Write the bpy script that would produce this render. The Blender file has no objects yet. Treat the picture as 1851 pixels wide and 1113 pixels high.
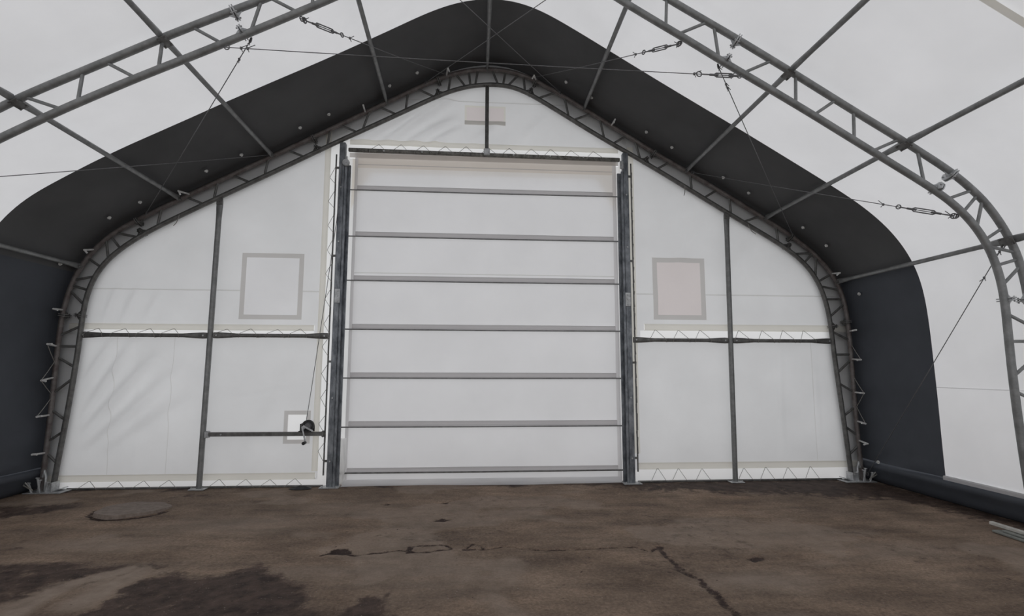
import bpy, math, random
import numpy as np
from mathutils import Vector, Matrix

random.seed(7)
rng = np.random.default_rng(11)
scene = bpy.context.scene
COL = scene.collection

# ---------------------------------------------------------------- camera
cam_data = bpy.data.cameras.new('camera')
cam = bpy.data.objects.new('camera', cam_data)
COL.objects.link(cam)
cam_data.sensor_fit = 'HORIZONTAL'
cam_data.sensor_width = 36.0
cam_data.lens = 36.0 * 962.76 / 1851.0
cam_data.clip_start = 0.05
cam_data.clip_end = 300
RIGHT = Vector((0.9972231724565553, -0.07442832035296505, 0.0025237759645956696))
DOWN = Vector((0.010994075255872393, 0.11361624587438127, -0.993463879052822))
FWD = Vector((0.07365510589871742, 0.9907329477729347, 0.1141190237085832))
rot = Matrix((RIGHT, -DOWN, -FWD)).transposed()
cam.matrix_world = Matrix.Translation((-0.183, -7.6267, 1.6)) @ rot.to_4x4()
scene.camera = cam

# ---------------------------------------------------------------- light and exposure
# overcast day: everything inside is lit by the sky through the translucent fabric
world = bpy.data.worlds.new('overcast_sky')
scene.world = world
world.use_nodes = True
wn, wl = world.node_tree.nodes, world.node_tree.links
wn.clear()
wo = wn.new('ShaderNodeOutputWorld'); bg = wn.new('ShaderNodeBackground')
tc = wn.new('ShaderNodeTexCoord'); sx = wn.new('ShaderNodeSeparateXYZ'); cr = wn.new('ShaderNodeValToRGB')
wl.new(tc.outputs['Generated'], sx.inputs[0])

mr = wn.new('ShaderNodeMapRange'); mr.inputs[1].default_value = -1; mr.inputs[2].default_value = 1
wl.new(sx.outputs['Z'], mr.inputs[0]); wl.new(mr.outputs[0], cr.inputs[0])
e_ = cr.color_ramp.elements.new(0.5); e_.color = (0.97, 0.98, 1.0, 1)
e_ = cr.color_ramp.elements.new(0.42); e_.color = (0.62, 0.62, 0.62, 1)
cr.color_ramp.elements[0].position = 0.0; cr.color_ramp.elements[0].color = (0.58, 0.575, 0.57, 1)
cr.color_ramp.elements[-1].position = 1.0; cr.color_ramp.elements[-1].color = (0.98, 0.985, 1.0, 1)
wl.new(cr.outputs[0], bg.inputs['Color']); bg.inputs['Strength'].default_value = 1.0
wl.new(bg.outputs[0], wo.inputs['Surface'])
vs = scene.view_settings
scene.display_settings.display_device = 'sRGB'
vs.view_transform = 'Standard'; vs.look = 'None'; vs.gamma = 1.0; vs.use_curve_mapping = False
vs.exposure = -0.02

# ---------------------------------------------------------------- measured outlines (metres; x across, z up)
GABLE_OUT= [(-5.78, 0.0), (-5.77, 0.2), (-5.77, 0.65), (-5.75, 1.1), (-5.76, 1.68), (-5.75, 2.01), (-5.75, 2.32), (-5.7, 2.6), (-5.63, 2.88), (-5.5, 3.14), (-5.26, 3.41), (-5.15, 3.5), (-4.88, 3.65), (-4.55, 3.85), (-4.24, 4.01), (-3.83, 4.25), (-3.13, 4.62), (-2.87, 4.76), (-2.54, 4.95), (-2.22, 5.12), (-1.81, 5.35), (-1.47, 5.54), (-1.19, 5.69), (-0.84, 5.89), (-0.57, 6.02), (-0.29, 6.1), (-0.01, 6.13), (0.28, 6.13), (0.5, 6.08), (0.72, 5.99), (1.04, 5.81), (1.5, 5.54), (1.74, 5.39), (2.13, 5.15), (2.53, 4.9), (2.78, 4.76), (3.02, 4.63), (3.56, 4.32), (3.9, 4.11), (4.2, 3.93), (4.61, 3.68), (5.04, 3.39), (5.27, 3.1), (5.38, 2.89), (5.45, 2.66), (5.48, 2.46), (5.49, 2.09), (5.49, 1.79), (5.5, 1.33), (5.5, 0.91), (5.51, 0.59), (5.52, 0.24), (5.53, 0.01)]
GABLE_IN= [(-5.64, 0.0), (-5.63, 0.2), (-5.58, 0.65), (-5.55, 0.99), (-5.52, 1.39), (-5.49, 1.8), (-5.48, 2.04), (-5.48, 2.35), (-5.46, 2.61), (-5.38, 2.88), (-5.26, 3.07), (-5.07, 3.25), (-4.84, 3.42), (-4.61, 3.57), (-4.21, 3.78), (-3.88, 3.97), (-3.35, 4.25), (-2.86, 4.52), (-2.62, 4.65), (-2.34, 4.81), (-1.93, 5.03), (-1.59, 5.2), (-1.23, 5.4), (-0.79, 5.64), (-0.55, 5.76), (-0.32, 5.84), (-0.01, 5.89), (0.24, 5.89), (0.43, 5.86), (0.61, 5.78), (0.88, 5.62), (1.17, 5.44), (1.57, 5.2), (1.86, 5.02), (2.29, 4.8), (2.58, 4.63), (3.54, 4.05), (3.89, 3.84), (4.25, 3.64), (4.6, 3.44), (4.87, 3.23), (5.03, 3.02), (5.13, 2.75), (5.2, 2.46), (5.21, 2.15), (5.22, 1.85), (5.25, 1.55), (5.29, 1.12), (5.32, 0.65), (5.36, 0.24), (5.37, 0.01)]
GABLE_WEBS= [[(-3.8, 4.25), (-3.88, 3.98)], [(-3.6, 4.35), (-3.37, 4.26)], [(-4.28, 3.99), (-4.0, 3.91)], [(-4.53, 3.85), (-4.61, 3.58)], [(-5.13, 3.49), (-4.88, 3.42)], [(-5.21, 3.43), (-5.09, 3.25)], [(-5.28, 3.39), (-5.25, 3.11)], [(-5.48, 3.12), (-5.3, 3.01)], [(-5.64, 2.82), (-5.36, 2.89)], [(-5.67, 2.74), (-5.46, 2.68)], [(-5.69, 2.67), (-5.5, 2.47)], [(-5.71, 2.04), (-5.53, 2.18)], [(-5.74, 1.9), (-5.52, 1.89)], [(-5.73, 1.77), (-5.52, 1.58)], [(-5.75, 1.28), (-5.53, 1.44)], [(-5.74, 1.07), (-5.59, 0.94)], [(-5.76, 0.65), (-5.59, 0.78)], [(-5.74, 0.48), (-5.65, 0.35)], [(-2.87, 4.74), (-2.63, 4.66)], [(-2.28, 5.06), (-2.35, 4.81)], [(-2.18, 5.12), (-1.93, 5.05)], [(-1.74, 5.36), (-1.81, 5.1)], [(-1.62, 5.43), (-1.34, 5.35)], [(-1.17, 5.66), (-1.23, 5.4)], [(-1.02, 5.76), (-0.81, 5.66)], [(-3.13, 4.6), (-3.21, 4.33)], [(-0.54, 6.03), (-0.57, 5.76)], [(-0.51, 6.02), (-0.31, 5.88)], [(-0.3, 6.06), (-0.25, 5.88)], [(-0.11, 6.08), (-0.2, 5.88)], [(0.08, 6.07), (0.18, 5.9)], [(0.28, 6.06), (0.24, 5.89)], [(0.48, 6.04), (0.31, 5.89)], [(0.53, 5.99), (0.57, 5.79)], [(1.02, 5.77), (0.77, 5.68)], [(1.17, 5.68), (1.23, 5.41)], [(1.54, 5.44), (1.33, 5.37)], [(1.72, 5.36), (1.79, 5.13)], [(2.13, 5.11), (1.94, 5.03)], [(2.27, 5.05), (2.32, 4.8)], [(2.79, 4.72), (2.57, 4.66)], [(3.07, 4.56), (3.13, 4.34)], [(3.52, 4.3), (3.29, 4.23)], [(3.69, 4.19), (3.74, 3.94)], [(4.18, 3.93), (3.89, 3.87)], [(4.38, 3.77), (4.43, 3.52)], [(5.02, 3.42), (4.68, 3.38)], [(5.02, 3.36), (4.89, 3.23)], [(5.06, 3.3), (5.03, 3.02)], [(5.24, 3.05), (5.06, 2.95)], [(5.37, 2.79), (5.13, 2.87)], [(5.4, 2.68), (5.21, 2.65)], [(5.42, 2.61), (5.25, 2.42)], [(5.42, 2.02), (5.25, 2.18)], [(5.44, 1.86), (5.26, 1.86)], [(5.46, 1.75), (5.27, 1.56)], [(5.47, 1.26), (5.28, 1.42)], [(5.48, 1.08), (5.34, 0.95)], [(5.48, 0.63), (5.34, 0.77)], [(5.49, 0.5), (5.36, 0.33)]]
ARCH_OUT_L= [(-4.48, 3.96), (-4.37, 4.03), (-3.77, 4.33), (-3.04, 4.75), (-2.65, 4.93), (-2.26, 5.11)]
ARCH_OUT_R= [(1.77, 5.36), (2.59, 4.93), (3.0, 4.66), (3.72, 4.23), (4.24, 3.91), (4.8, 3.6), (5.03, 3.36), (5.2, 3.11), (5.28, 2.93), (5.36, 2.75), (5.39, 2.6)]
ARCH_IN_L= [(-4.45, 3.65), (-3.99, 3.94), (-3.26, 4.32), (-2.86, 4.51), (-2.19, 4.85), (-1.9, 5.03), (-1.54, 5.18)]
ARCH_IN_R= [(1.22, 5.33), (1.62, 5.14), (2.19, 4.81), (2.29, 4.72), (2.58, 4.58), (3.1, 4.28), (3.98, 3.74), (4.45, 3.46), (4.63, 3.36), (4.82, 3.19), (4.97, 3.0), (5.07, 2.81), (5.13, 2.56), (5.16, 2.36), (5.15, 2.14), (5.14, 1.71), (5.16, 1.15), (5.17, 0.76)]
ARCH_WEBS= [[(-4.26, 4.04), (-3.97, 3.95)], [(-3.76, 4.32), (-3.83, 4.04)], [(-3.61, 4.4), (-3.32, 4.3)], [(-3.11, 4.66), (-3.17, 4.38)], [(-2.86, 4.8), (-2.58, 4.69)], [(-2.26, 5.11), (-2.32, 4.84)], [(-2.15, 5.16), (-1.9, 5.05)], [(1.72, 5.36), (1.77, 5.08)], [(2.19, 5.11), (1.9, 5.01)], [(2.26, 5.06), (2.3, 4.76)], [(2.84, 4.74), (2.55, 4.64)], [(3.07, 4.58), (3.12, 4.3)], [(3.53, 4.32), (3.25, 4.23)], [(3.66, 4.23), (3.72, 3.93)], [(4.15, 3.95), (3.86, 3.86)], [(4.36, 3.81), (4.4, 3.54)], [(4.91, 3.43), (4.66, 3.39)], [(4.97, 3.38), (4.83, 3.23)], [(5.01, 3.33), (4.98, 3.07)], [(5.2, 3.08), (5.03, 2.96)], [(5.32, 2.79), (5.11, 2.86)], [(5.35, 2.7), (5.16, 2.66)], [(5.35, 2.63), (5.2, 2.45)]]
FLOOR= {'A': [(-2.76, -3.76), (-2.81, -3.3), (-2.55, -3.0), (-2.04, -3.09), (-1.89, -2.92), (-1.56, -3.26), (-1.28, -3.58), (-1.31, -3.73), (-1.17, -3.87), (-1.16, -4.07), (-2.66, -4.03)], 'B': [(-4.18, -2.86), (-3.59, -2.76), (-2.55, -2.83), (-2.79, -3.01), (-3.13, -3.28), (-3.2, -3.49), (-3.53, -3.6)], 'C': [(-5.68, -0.73), (-4.82, -0.65), (-4.67, -0.87), (-4.97, -1.18), (-5.26, -1.38)], 'D': [(2.02, -0.17), (2.99, 0.07), (4.23, 0.07), (5.59, 0.06), (5.72, -1.1), (5.76, -2.1), (5.55, -2.29), (5.36, -1.49), (5.02, -1.06), (4.16, -0.7), (3.14, -0.48)], 'E': [(-1.05, -3.97), (-0.98, -3.64), (-0.81, -3.54), (-0.75, -3.87), (-0.53, -4.0)], 'H': [(-4.26, -0.17), (-3.82, -0.1), (-3.27, -0.23), (-3.47, -0.66), (-3.89, -0.49)], 'CR1': [(-1.5, -2.67), (-1.4, -2.59), (-1.19, -2.7), (-0.8, -2.59), (-0.69, -2.64)], 'blob': [(-1.46, -2.63), (-1.43, -2.49), (-1.27, -2.5), (-1.2, -2.65), (-1.31, -2.67)], 'CR2': [(-0.74, -2.66), (-0.71, -2.49), (-0.44, -2.47), (-0.37, -2.59), (-0.57, -2.66)], 'CR3': [(-0.23, -2.6), (-0.18, -2.48), (-0.06, -2.53), (-0.06, -2.64)], 'CR4': [(-0.03, -2.64), (0.15, -2.56), (0.36, -2.66), (0.66, -2.68), (0.96, -2.68), (1.33, -2.65), (1.43, -2.79), (1.52, -2.68)], 'CR5': [(1.53, -2.68), (1.52, -3.02), (1.53, -3.25), (1.58, -3.42), (1.6, -3.63), (1.59, -3.82), (1.57, -4.06), (1.53, -4.25)], 'pit': [(2.18, -3.01), (2.31, -2.95), (2.36, -3.02), (2.22, -3.09)], 'P2': [(-0.58, -1.69), (-0.48, -1.59), (-0.38, -1.64), (-0.46, -1.73)], 'P3': [(-0.58, -0.95), (-0.42, -0.88), (-0.44, -0.99)], 'P4': [(-1.26, -0.96), (-1.15, -0.92), (-1.17, -0.99)], 'LT1': [(-3.22, -3.73), (-3.23, -3.45), (-3.14, -3.1), (-2.95, -2.95)], 'LT2': [(-2.91, -3.64), (-2.86, -3.23), (-2.78, -2.96)]}
BRACKETS = [(-5.65, 2.37), (-5.68, 1.91), (-5.71, 1.44), (-5.72, 0.98), (-5.73, 0.51), (-5.34, 3.16), (-4.2, 4.0), (-1.77, 5.33), (-0.58, 5.95), (0.68, 5.89), (1.88, 5.26), (5.2, 3.02), (5.39, 2.18), (5.43, 1.75), (5.44, 1.27), (5.43, 0.84), (5.44, 0.56)]
DOTS = [(-5.47, 2.87), (-4.99, 3.5), (-4.61, 3.78), (-3.83, 4.24), (-3.4, 4.49), (-2.62, 4.91), (-2.19, 5.13), (-1.4, 5.59), (-1.0, 5.8), (1.12, 5.74), (1.5, 5.51), (2.29, 5.04), (2.68, 4.8), (3.46, 4.35), (3.85, 4.12), (4.57, 3.61), (4.89, 3.33), (5.34, 2.66), (5.43, 0.32)]
S = 2.7                      # spacing of the arches
Y_WALL = 0.10                # plane of the end-wall fabric

# ---------------------------------------------------------------- small maths
def smooth(pts, passes=2):
    p = np.array(pts, float)
    for _ in range(passes):
        q = p.copy(); q[1:-1] = 0.25*p[:-2] + 0.5*p[1:-1] + 0.25*p[2:]; p = q
    return p
def resample(pts, step):
    p = np.array(pts, float); d = np.r_[0, np.cumsum(np.linalg.norm(np.diff(p, axis=0), axis=1))]
    n = max(2, int(d[-1]/step)+1); t = np.linspace(0, d[-1], n)
    return np.stack([np.interp(t, d, p[:, k]) for k in range(p.shape[1])], 1)
def curve(pts):
    return resample(smooth(resample(smooth(pts, 1), 0.09), 4), 0.07)
g_out = curve(GABLE_OUT); g_in = curve(GABLE_IN)
def left_part(pts, zmin_x):  # points of the end arch left of x
    return [p for p in pts if p[0] < zmin_x]
def mid_part(pts, a, b):
    return [p for p in pts if a < p[0] < b]
a_out = curve(left_part(GABLE_OUT, -4.8) + ARCH_OUT_L + mid_part(GABLE_OUT, -2.0, 1.6) + ARCH_OUT_R + [(5.44, 2.0), (5.46, 1.2), (5.47, 0.0)])
a_in = curve(left_part(GABLE_IN, -4.8) + ARCH_IN_L + mid_part(GABLE_IN, -1.3, 1.1) + ARCH_IN_R + [(5.23, 0.0)])
def offset(p, d):
    t = np.gradient(p, axis=0); t /= np.linalg.norm(t, axis=1)[:, None]
    return p + d*np.stack([-t[:, 1], t[:, 0]], 1)     # left-to-right over the top: outward
def by_count(p, n): p = resample(p, 1e-3); return p[np.linspace(0, len(p)-1, n).astype(int)]
cover = by_count(smooth(offset(g_out, 0.085), 3), 260); cover_a = by_count(smooth(offset(a_out, 0.085), 3), 260)
for c_ in (cover, cover_a): c_[0, 1] = 0; c_[-1, 1] = 0; c_[:, 1] += 0.05*np.exp(-(c_[:, 0]/0.75)**2)*(c_[:, 1] > 3)
k_apex = int(np.argmax(cover[:, 1]))
def xl(z): return np.interp(z, cover[:k_apex+1, 1], cover[:k_apex+1, 0]) + 0.02
def xr(z): return np.interp(z, cover[k_apex:, 1][::-1], cover[k_apex:, 0][::-1]) - 0.02
def cov_at(i, y):                     # the fabric runs from the end arch to the nearer arch
    t = min(1.0, max(0.0, -y/S)); return cover[i]*(1-t)+cover_a[i]*t
def nearest(p, q): return p[int(np.argmin(((p-np.array(q))**2).sum(1)))]
def tangent(p, q):
    i = int(np.argmin(((p-np.array(q))**2).sum(1))); i = min(max(i, 1), len(p)-2)
    t = p[i+1]-p[i-1]; return t/np.linalg.norm(t)

_perm = rng.random((64, 64))
def vnoise(x, y):
    x = np.asarray(x, float); y = np.asarray(y, float)
    xi = np.floor(x).astype(int); yi = np.floor(y).astype(int); fx = x-xi; fy = y-yi
    fx = fx*fx*(3-2*fx); fy = fy*fy*(3-2*fy)
    a = _perm[xi % 64, yi % 64]; b = _perm[(xi+1) % 64, yi % 64]; c = _perm[xi % 64, (yi+1) % 64]; d = _perm[(xi+1) % 64, (yi+1) % 64]
    return (a*(1-fx)+b*fx)*(1-fy) + (c*(1-fx)+d*fx)*fy
def fbm(x, y, o=4):
    s = 0; a = 0.5
    for k in range(o): s = s + a*vnoise(x*2**k+13.1*k, y*2**k+7.7*k); a *= 0.5
    return s

# ---------------------------------------------------------------- materials
def mat(name):
    m = bpy.data.materials.new(name); m.use_nodes = True
    n = m.node_tree.nodes; n.clear(); return m, n, m.node_tree.links
def N(n, t, **k):
    o = n.new(t)
    for a, v in k.items(): setattr(o, a, v)
    return o
def fabric(name, col, trans, tint=(1, 1, 1), bump=0.15, mottle=0.05, gloss=0.0):
    m, n, l = mat(name)
    out = N(n, 'ShaderNodeOutputMaterial')
    co = N(n, 'ShaderNodeTexCoord'); nz = N(n, 'ShaderNodeTexNoise'); nz.inputs['Scale'].default_value = 1.3; nz.inputs['Detail'].default_value = 5
    l.new(co.outputs['Object'], nz.inputs['Vector'])
    mp = N(n, 'ShaderNodeMapRange'); mp.inputs[1].default_value = 0.3; mp.inputs[2].default_value = 0.7
    mp.inputs[3].default_value = 1-mottle; mp.inputs[4].default_value = 1+mottle*0.4
    l.new(nz.outputs['Fac'], mp.inputs[0])
    def scaled(c):
        v = N(n, 'ShaderNodeVectorMath', operation='SCALE'); v.inputs[0].default_value = c; l.new(mp.outputs[0], v.inputs['Scale']); return v.outputs[0]
    n2 = N(n, 'ShaderNodeTexNoise'); n2.inputs['Scale'].default_value = 5.0; n2.inputs['Detail'].default_value = 4; n2.inputs['Roughness'].default_value = 0.45
    l.new(co.outputs['Object'], n2.inputs['Vector'])
    bp = N(n, 'ShaderNodeBump'); bp.inputs['Strength'].default_value = bump; bp.inputs['Distance'].default_value = 0.04
    l.new(n2.outputs['Fac'], bp.inputs['Height'])
    d = N(n, 'ShaderNodeBsdfDiffuse'); l.new(scaled([c*(1-trans) for c in col]), d.inputs['Color']); l.new(bp.outputs[0], d.inputs['Normal'])
    t = N(n, 'ShaderNodeBsdfTranslucent'); l.new(scaled([c*trans*w for c, w in zip(col, tint)]), t.inputs['Color']); l.new(bp.outputs[0], t.inputs['Normal'])
    ad = N(n, 'ShaderNodeAddShader'); l.new(d.outputs[0], ad.inputs[0]); l.new(t.outputs[0], ad.inputs[1])
    sh = ad.outputs[0]
    if gloss:
        g = N(n, 'ShaderNodeBsdfGlossy'); g.inputs['Roughness'].default_value = 0.45; g.inputs['Color'].default_value = (1, 1, 1, 1)
        mx = N(n, 'ShaderNodeMixShader'); mx.inputs[0].default_value = gloss
        l.new(sh, mx.inputs[1]); l.new(g.outputs[0], mx.inputs[2]); sh = mx.outputs[0]
    l.new(sh, out.inputs['Surface']); return m
def metal(name, a, b, metallic=0.55, rough=0.5, scale=14, stretch=(1, 1, 1), bump=0.05):
    m, n, l = mat(name)
    out = N(n, 'ShaderNodeOutputMaterial'); p = N(n, 'ShaderNodeBsdfPrincipled')
    co = N(n, 'ShaderNodeTexCoord'); mpg = N(n, 'ShaderNodeMapping'); mpg.inputs['Scale'].default_value = stretch
    nz = N(n, 'ShaderNodeTexNoise'); nz.inputs['Scale'].default_value = scale; nz.inputs['Detail'].default_value = 6; nz.inputs['Roughness'].default_value = 0.65
    l.new(co.outputs['Object'], mpg.inputs[0]); l.new(mpg.outputs[0], nz.inputs['Vector'])
    r = N(n, 'ShaderNodeValToRGB'); r.color_ramp.elements[0].position = 0.35; r.color_ramp.elements[1].position = 0.68
    r.color_ramp.elements[0].color = (*a, 1); r.color_ramp.elements[1].color = (*b, 1)
    l.new(nz.outputs['Fac'], r.inputs[0]); l.new(r.outputs[0], p.inputs['Base Color'])
    p.inputs['Metallic'].default_value = metallic; p.inputs['Roughness'].default_value = rough
    bp = N(n, 'ShaderNodeBump'); bp.inputs['Strength'].default_value = bump; bp.inputs['Distance'].default_value = 0.01
    l.new(nz.outputs['Fac'], bp.inputs['Height']); l.new(bp.outputs[0], p.inputs['Normal'])
    l.new(p.outputs[0], out.inputs['Surface']); return m

M = {}
M['roof'] = fabric('white_roof_fabric', (0.93, 0.93, 0.94), 0.53, mottle=0.05)
M['white'] = fabric('white_wall_fabric', (0.88, 0.885, 0.89), 0.48, mottle=0.06)
M['door'] = fabric('white_door_fabric', (0.89, 0.89, 0.90), 0.48, mottle=0.04)
M['bright'] = fabric('thin_white_flap_fabric', (0.98, 0.98, 0.975), 0.74, mottle=0.03)
M['beige'] = fabric('cream_pocket_webbing', (0.84, 0.82, 0.76), 0.46, mottle=0.06)
M['hem'] = fabric('grey_hem_fabric', (0.74, 0.73, 0.74), 0.40, mottle=0.05)
M['sleeve'] = fabric('grey_sleeve_fabric', (0.58, 0.565, 0.572), 0.35, mottle=0.05)
M['frame'] = fabric('grey_window_tape', (0.66, 0.645, 0.63), 0.40, mottle=0.05)
M['valance'] = fabric('pinkish_cream_valance', (0.80, 0.765, 0.735), 0.46, mottle=0.05)
M['lip'] = fabric('grey_brown_lip_fabric', (0.58, 0.56, 0.53), 0.36, mottle=0.05)
M['pale'] = metal('pale_plastic', (0.55, 0.55, 0.54), (0.78, 0.78, 0.77), 0.0, 0.5, 15)
M['pane'] = fabric('clear_white_pane_fabric', (0.89, 0.89, 0.90), 0.47, mottle=0.05)
M['pink'] = fabric('pinkish_pane_fabric', (0.85, 0.79, 0.78), 0.46, mottle=0.04)
M['seam'] = fabric('welded_seam_fabric', (0.76, 0.76, 0.75), 0.42, mottle=0.04)
M['dark'] = fabric('charcoal_band_fabric', (0.100, 0.101, 0.104), 0.0, mottle=0.16, bump=0.25, gloss=0.012)
M['navy'] = fabric('slate_band_fabric', (0.080, 0.087, 0.102), 0.0, mottle=0.16, bump=0.25, gloss=0.012)
M['steel'] = metal('galvanized_tube', (0.17, 0.175, 0.175), (0.27, 0.275, 0.275), 0.35, 0.45, 9)
M['gable'] = metal('weathered_galvanized_tube', (0.10, 0.098, 0.094), (0.19, 0.19, 0.185), 0.35, 0.5, 12)
M['rust'] = metal('rust_tinged_tube', (0.115, 0.095, 0.09), (0.21, 0.195, 0.19), 0.3, 0.55, 10)
M['post'] = metal('blotchy_galvanized_post', (0.085, 0.095, 0.11), (0.30, 0.32, 0.345), 0.4, 0.42, 11, (1, 1, 0.45), 0.03)
M['beam'] = metal('mottled_header_steel', (0.07, 0.068, 0.06), (0.24, 0.235, 0.215), 0.3, 0.55, 22)
M['zinc'] = metal('bright_zinc', (0.34, 0.35, 0.36), (0.60, 0.61, 0.62), 0.4, 0.4, 18)
M['cable'] = metal('steel_cable', (0.11, 0.11, 0.115), (0.17, 0.17, 0.175), 0.2, 0.5, 30)
M['rope'] = metal('grey_lacing_rope', (0.22, 0.215, 0.20), (0.34, 0.335, 0.315), 0.0, 0.8, 40)
M['black'] = metal('black_paint', (0.012, 0.012, 0.012), (0.03, 0.03, 0.03), 0.1, 0.4, 20)
M['knob'] = metal('black_grip', (0.015, 0.015, 0.015), (0.025, 0.025, 0.025), 0, 0.6, 20)
M['board'] = metal('pale_board', (0.42, 0.41, 0.38), (0.58, 0.57, 0.53), 0, 0.6, 12)
M['greyboard'] = metal('grey_green_board', (0.17, 0.18, 0.165), (0.27, 0.28, 0.26), 0, 0.6, 12)
M['lid'] = metal('worn_asphalt_lid', (0.150, 0.118, 0.098), (0.235, 0.192, 0.165), 0, 0.9, 18, bump=0.5)

def floor_material():
    m, n, l = mat('stained_asphalt')
    out = N(n, 'ShaderNodeOutputMaterial'); p = N(n, 'ShaderNodeBsdfPrincipled')
    co = N(n, 'ShaderNodeTexCoord')
    def noise(s, d=8, r=0.6, sc=(1, 1, 1)):
        mp = N(n, 'ShaderNodeMapping'); mp.inputs['Scale'].default_value = sc; l.new(co.outputs['Object'], mp.inputs[0])
        t = N(n, 'ShaderNodeTexNoise'); t.inputs['Scale'].default_value = s; t.inputs['Detail'].default_value = d; t.inputs['Roughness'].default_value = r
        l.new(mp.outputs[0], t.inputs['Vector']); return t.outputs['Fac']
    def ramp(f, a, b, ca, cb):
        r = N(n, 'ShaderNodeValToRGB'); r.color_ramp.elements[0].position = a; r.color_ramp.elements[1].position = b
        r.color_ramp.elements[0].color = (*ca, 1); r.color_ramp.elements[1].color = (*cb, 1); l.new(f, r.inputs[0]); return r.outputs[0]
    def mix(f, a, b, mode='MIX'):
        x = N(n, 'ShaderNodeMix', data_type='RGBA', blend_type=mode)
        if isinstance(f, float): x.inputs[0].default_value = f
        else: l.new(f, x.inputs[0])
        l.new(a, x.inputs[6]); l.new(b, x.inputs[7]); return x.outputs[2]
    base = ramp(noise(1.1, 10, 0.68), 0.32, 0.70, (0.148, 0.108, 0.082), (0.308, 0.236, 0.183))
    warm = ramp(noise(0.45, 5, 0.5), 0.35, 0.7, (0.84, 0.83, 0.82), (1.12, 1.08, 1.04))
    grain = ramp(noise(38, 6, 0.75), 0.34, 0.68, (0.66, 0.65, 0.64), (1.30, 1.30, 1.31))
    strk = ramp(noise(2.4, 7, 0.65, (0.5, 1.7, 1)), 0.36, 0.64, (0.72, 0.72, 0.73), (1.16, 1.15, 1.13))
    c = mix(1.0, base, warm, 'MULTIPLY'); c = mix(1.0, c, grain, 'MULTIPLY'); c = mix(1.0, c, strk, 'MULTIPLY')
    at = N(n, 'ShaderNodeAttribute', attribute_name='damp'); ac = N(n, 'ShaderNodeAttribute', attribute_name='crack'); al = N(n, 'ShaderNodeAttribute', attribute_name='dry')
    damp_dark_c = ramp(noise(6, 9, 0.72), 0.36, 0.66, (0.026, 0.0155, 0.0125), (0.098, 0.066, 0.053))
    dryc = ramp(noise(6, 8, 0.6), 0.3, 0.7, (0.22, 0.172, 0.138), (0.35, 0.285, 0.235))
    crack_shade_c = ramp(noise(9, 6, 0.6), 0.3, 0.7, (0.020, 0.012, 0.010), (0.062, 0.041, 0.036))
    def ragged(f, s, lo, hi):           # ragged stain edges: threshold the soft mask against noise
        a_ = N(n, 'ShaderNodeMath', operation='ADD'); l.new(f, a_.inputs[0]); 
        g_ = N(n, 'ShaderNodeMapRange'); g_.clamp = False; g_.inputs[1].default_value = 0.5; g_.inputs[2].default_value = 1.0; g_.inputs[3].default_value = 0.5; g_.inputs[4].default_value = 1.5; l.new(noise(s, 9, 0.74), g_.inputs[0]); l.new(g_.outputs[0], a_.inputs[1])
        q = N(n, 'ShaderNodeMapRange', interpolation_type='SMOOTHSTEP'); q.inputs[1].default_value = lo; q.inputs[2].default_value = hi; l.new(a_.outputs[0], q.inputs[0]); return q.outputs[0]
    specks = ramp(noise(75, 2, 0.5), 0.70, 0.76, (0, 0, 0), (1, 1, 1)); speckc = ramp(noise(3), 0.3, 0.7, (0.30, 0.26, 0.225), (0.40, 0.36, 0.32))
    pits = ramp(noise(16, 5, 0.65), 0.285, 0.335, (1, 1, 1), (0, 0, 0))
    c = mix(al.outputs['Fac'], c, dryc); c = mix(ragged(at.outputs['Fac'], 7.0, 0.74, 1.30), c, damp_dark_c); c = mix(pits, c, crack_shade_c); c = mix(ragged(ac.outputs['Fac'], 16, 0.86, 1.30), c, crack_shade_c); c = mix(specks, c, speckc)
    l.new(c, p.inputs['Base Color'])
    rr = N(n, 'ShaderNodeMapRange'); rr.inputs[3].default_value = 0.9; rr.inputs[4].default_value = 0.72; l.new(at.outputs['Fac'], rr.inputs[0]); l.new(rr.outputs[0], p.inputs['Roughness'])
    p.inputs['Specular IOR Level'].default_value = 0.25
    bp = N(n, 'ShaderNodeBump'); bp.inputs['Strength'].default_value = 0.55; bp.inputs['Distance'].default_value = 0.03
    l.new(noise(22, 9, 0.75), bp.inputs['Height']); l.new(bp.outputs[0], p.inputs['Normal'])
    l.new(p.outputs[0], out.inputs['Surface']); return m

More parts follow.
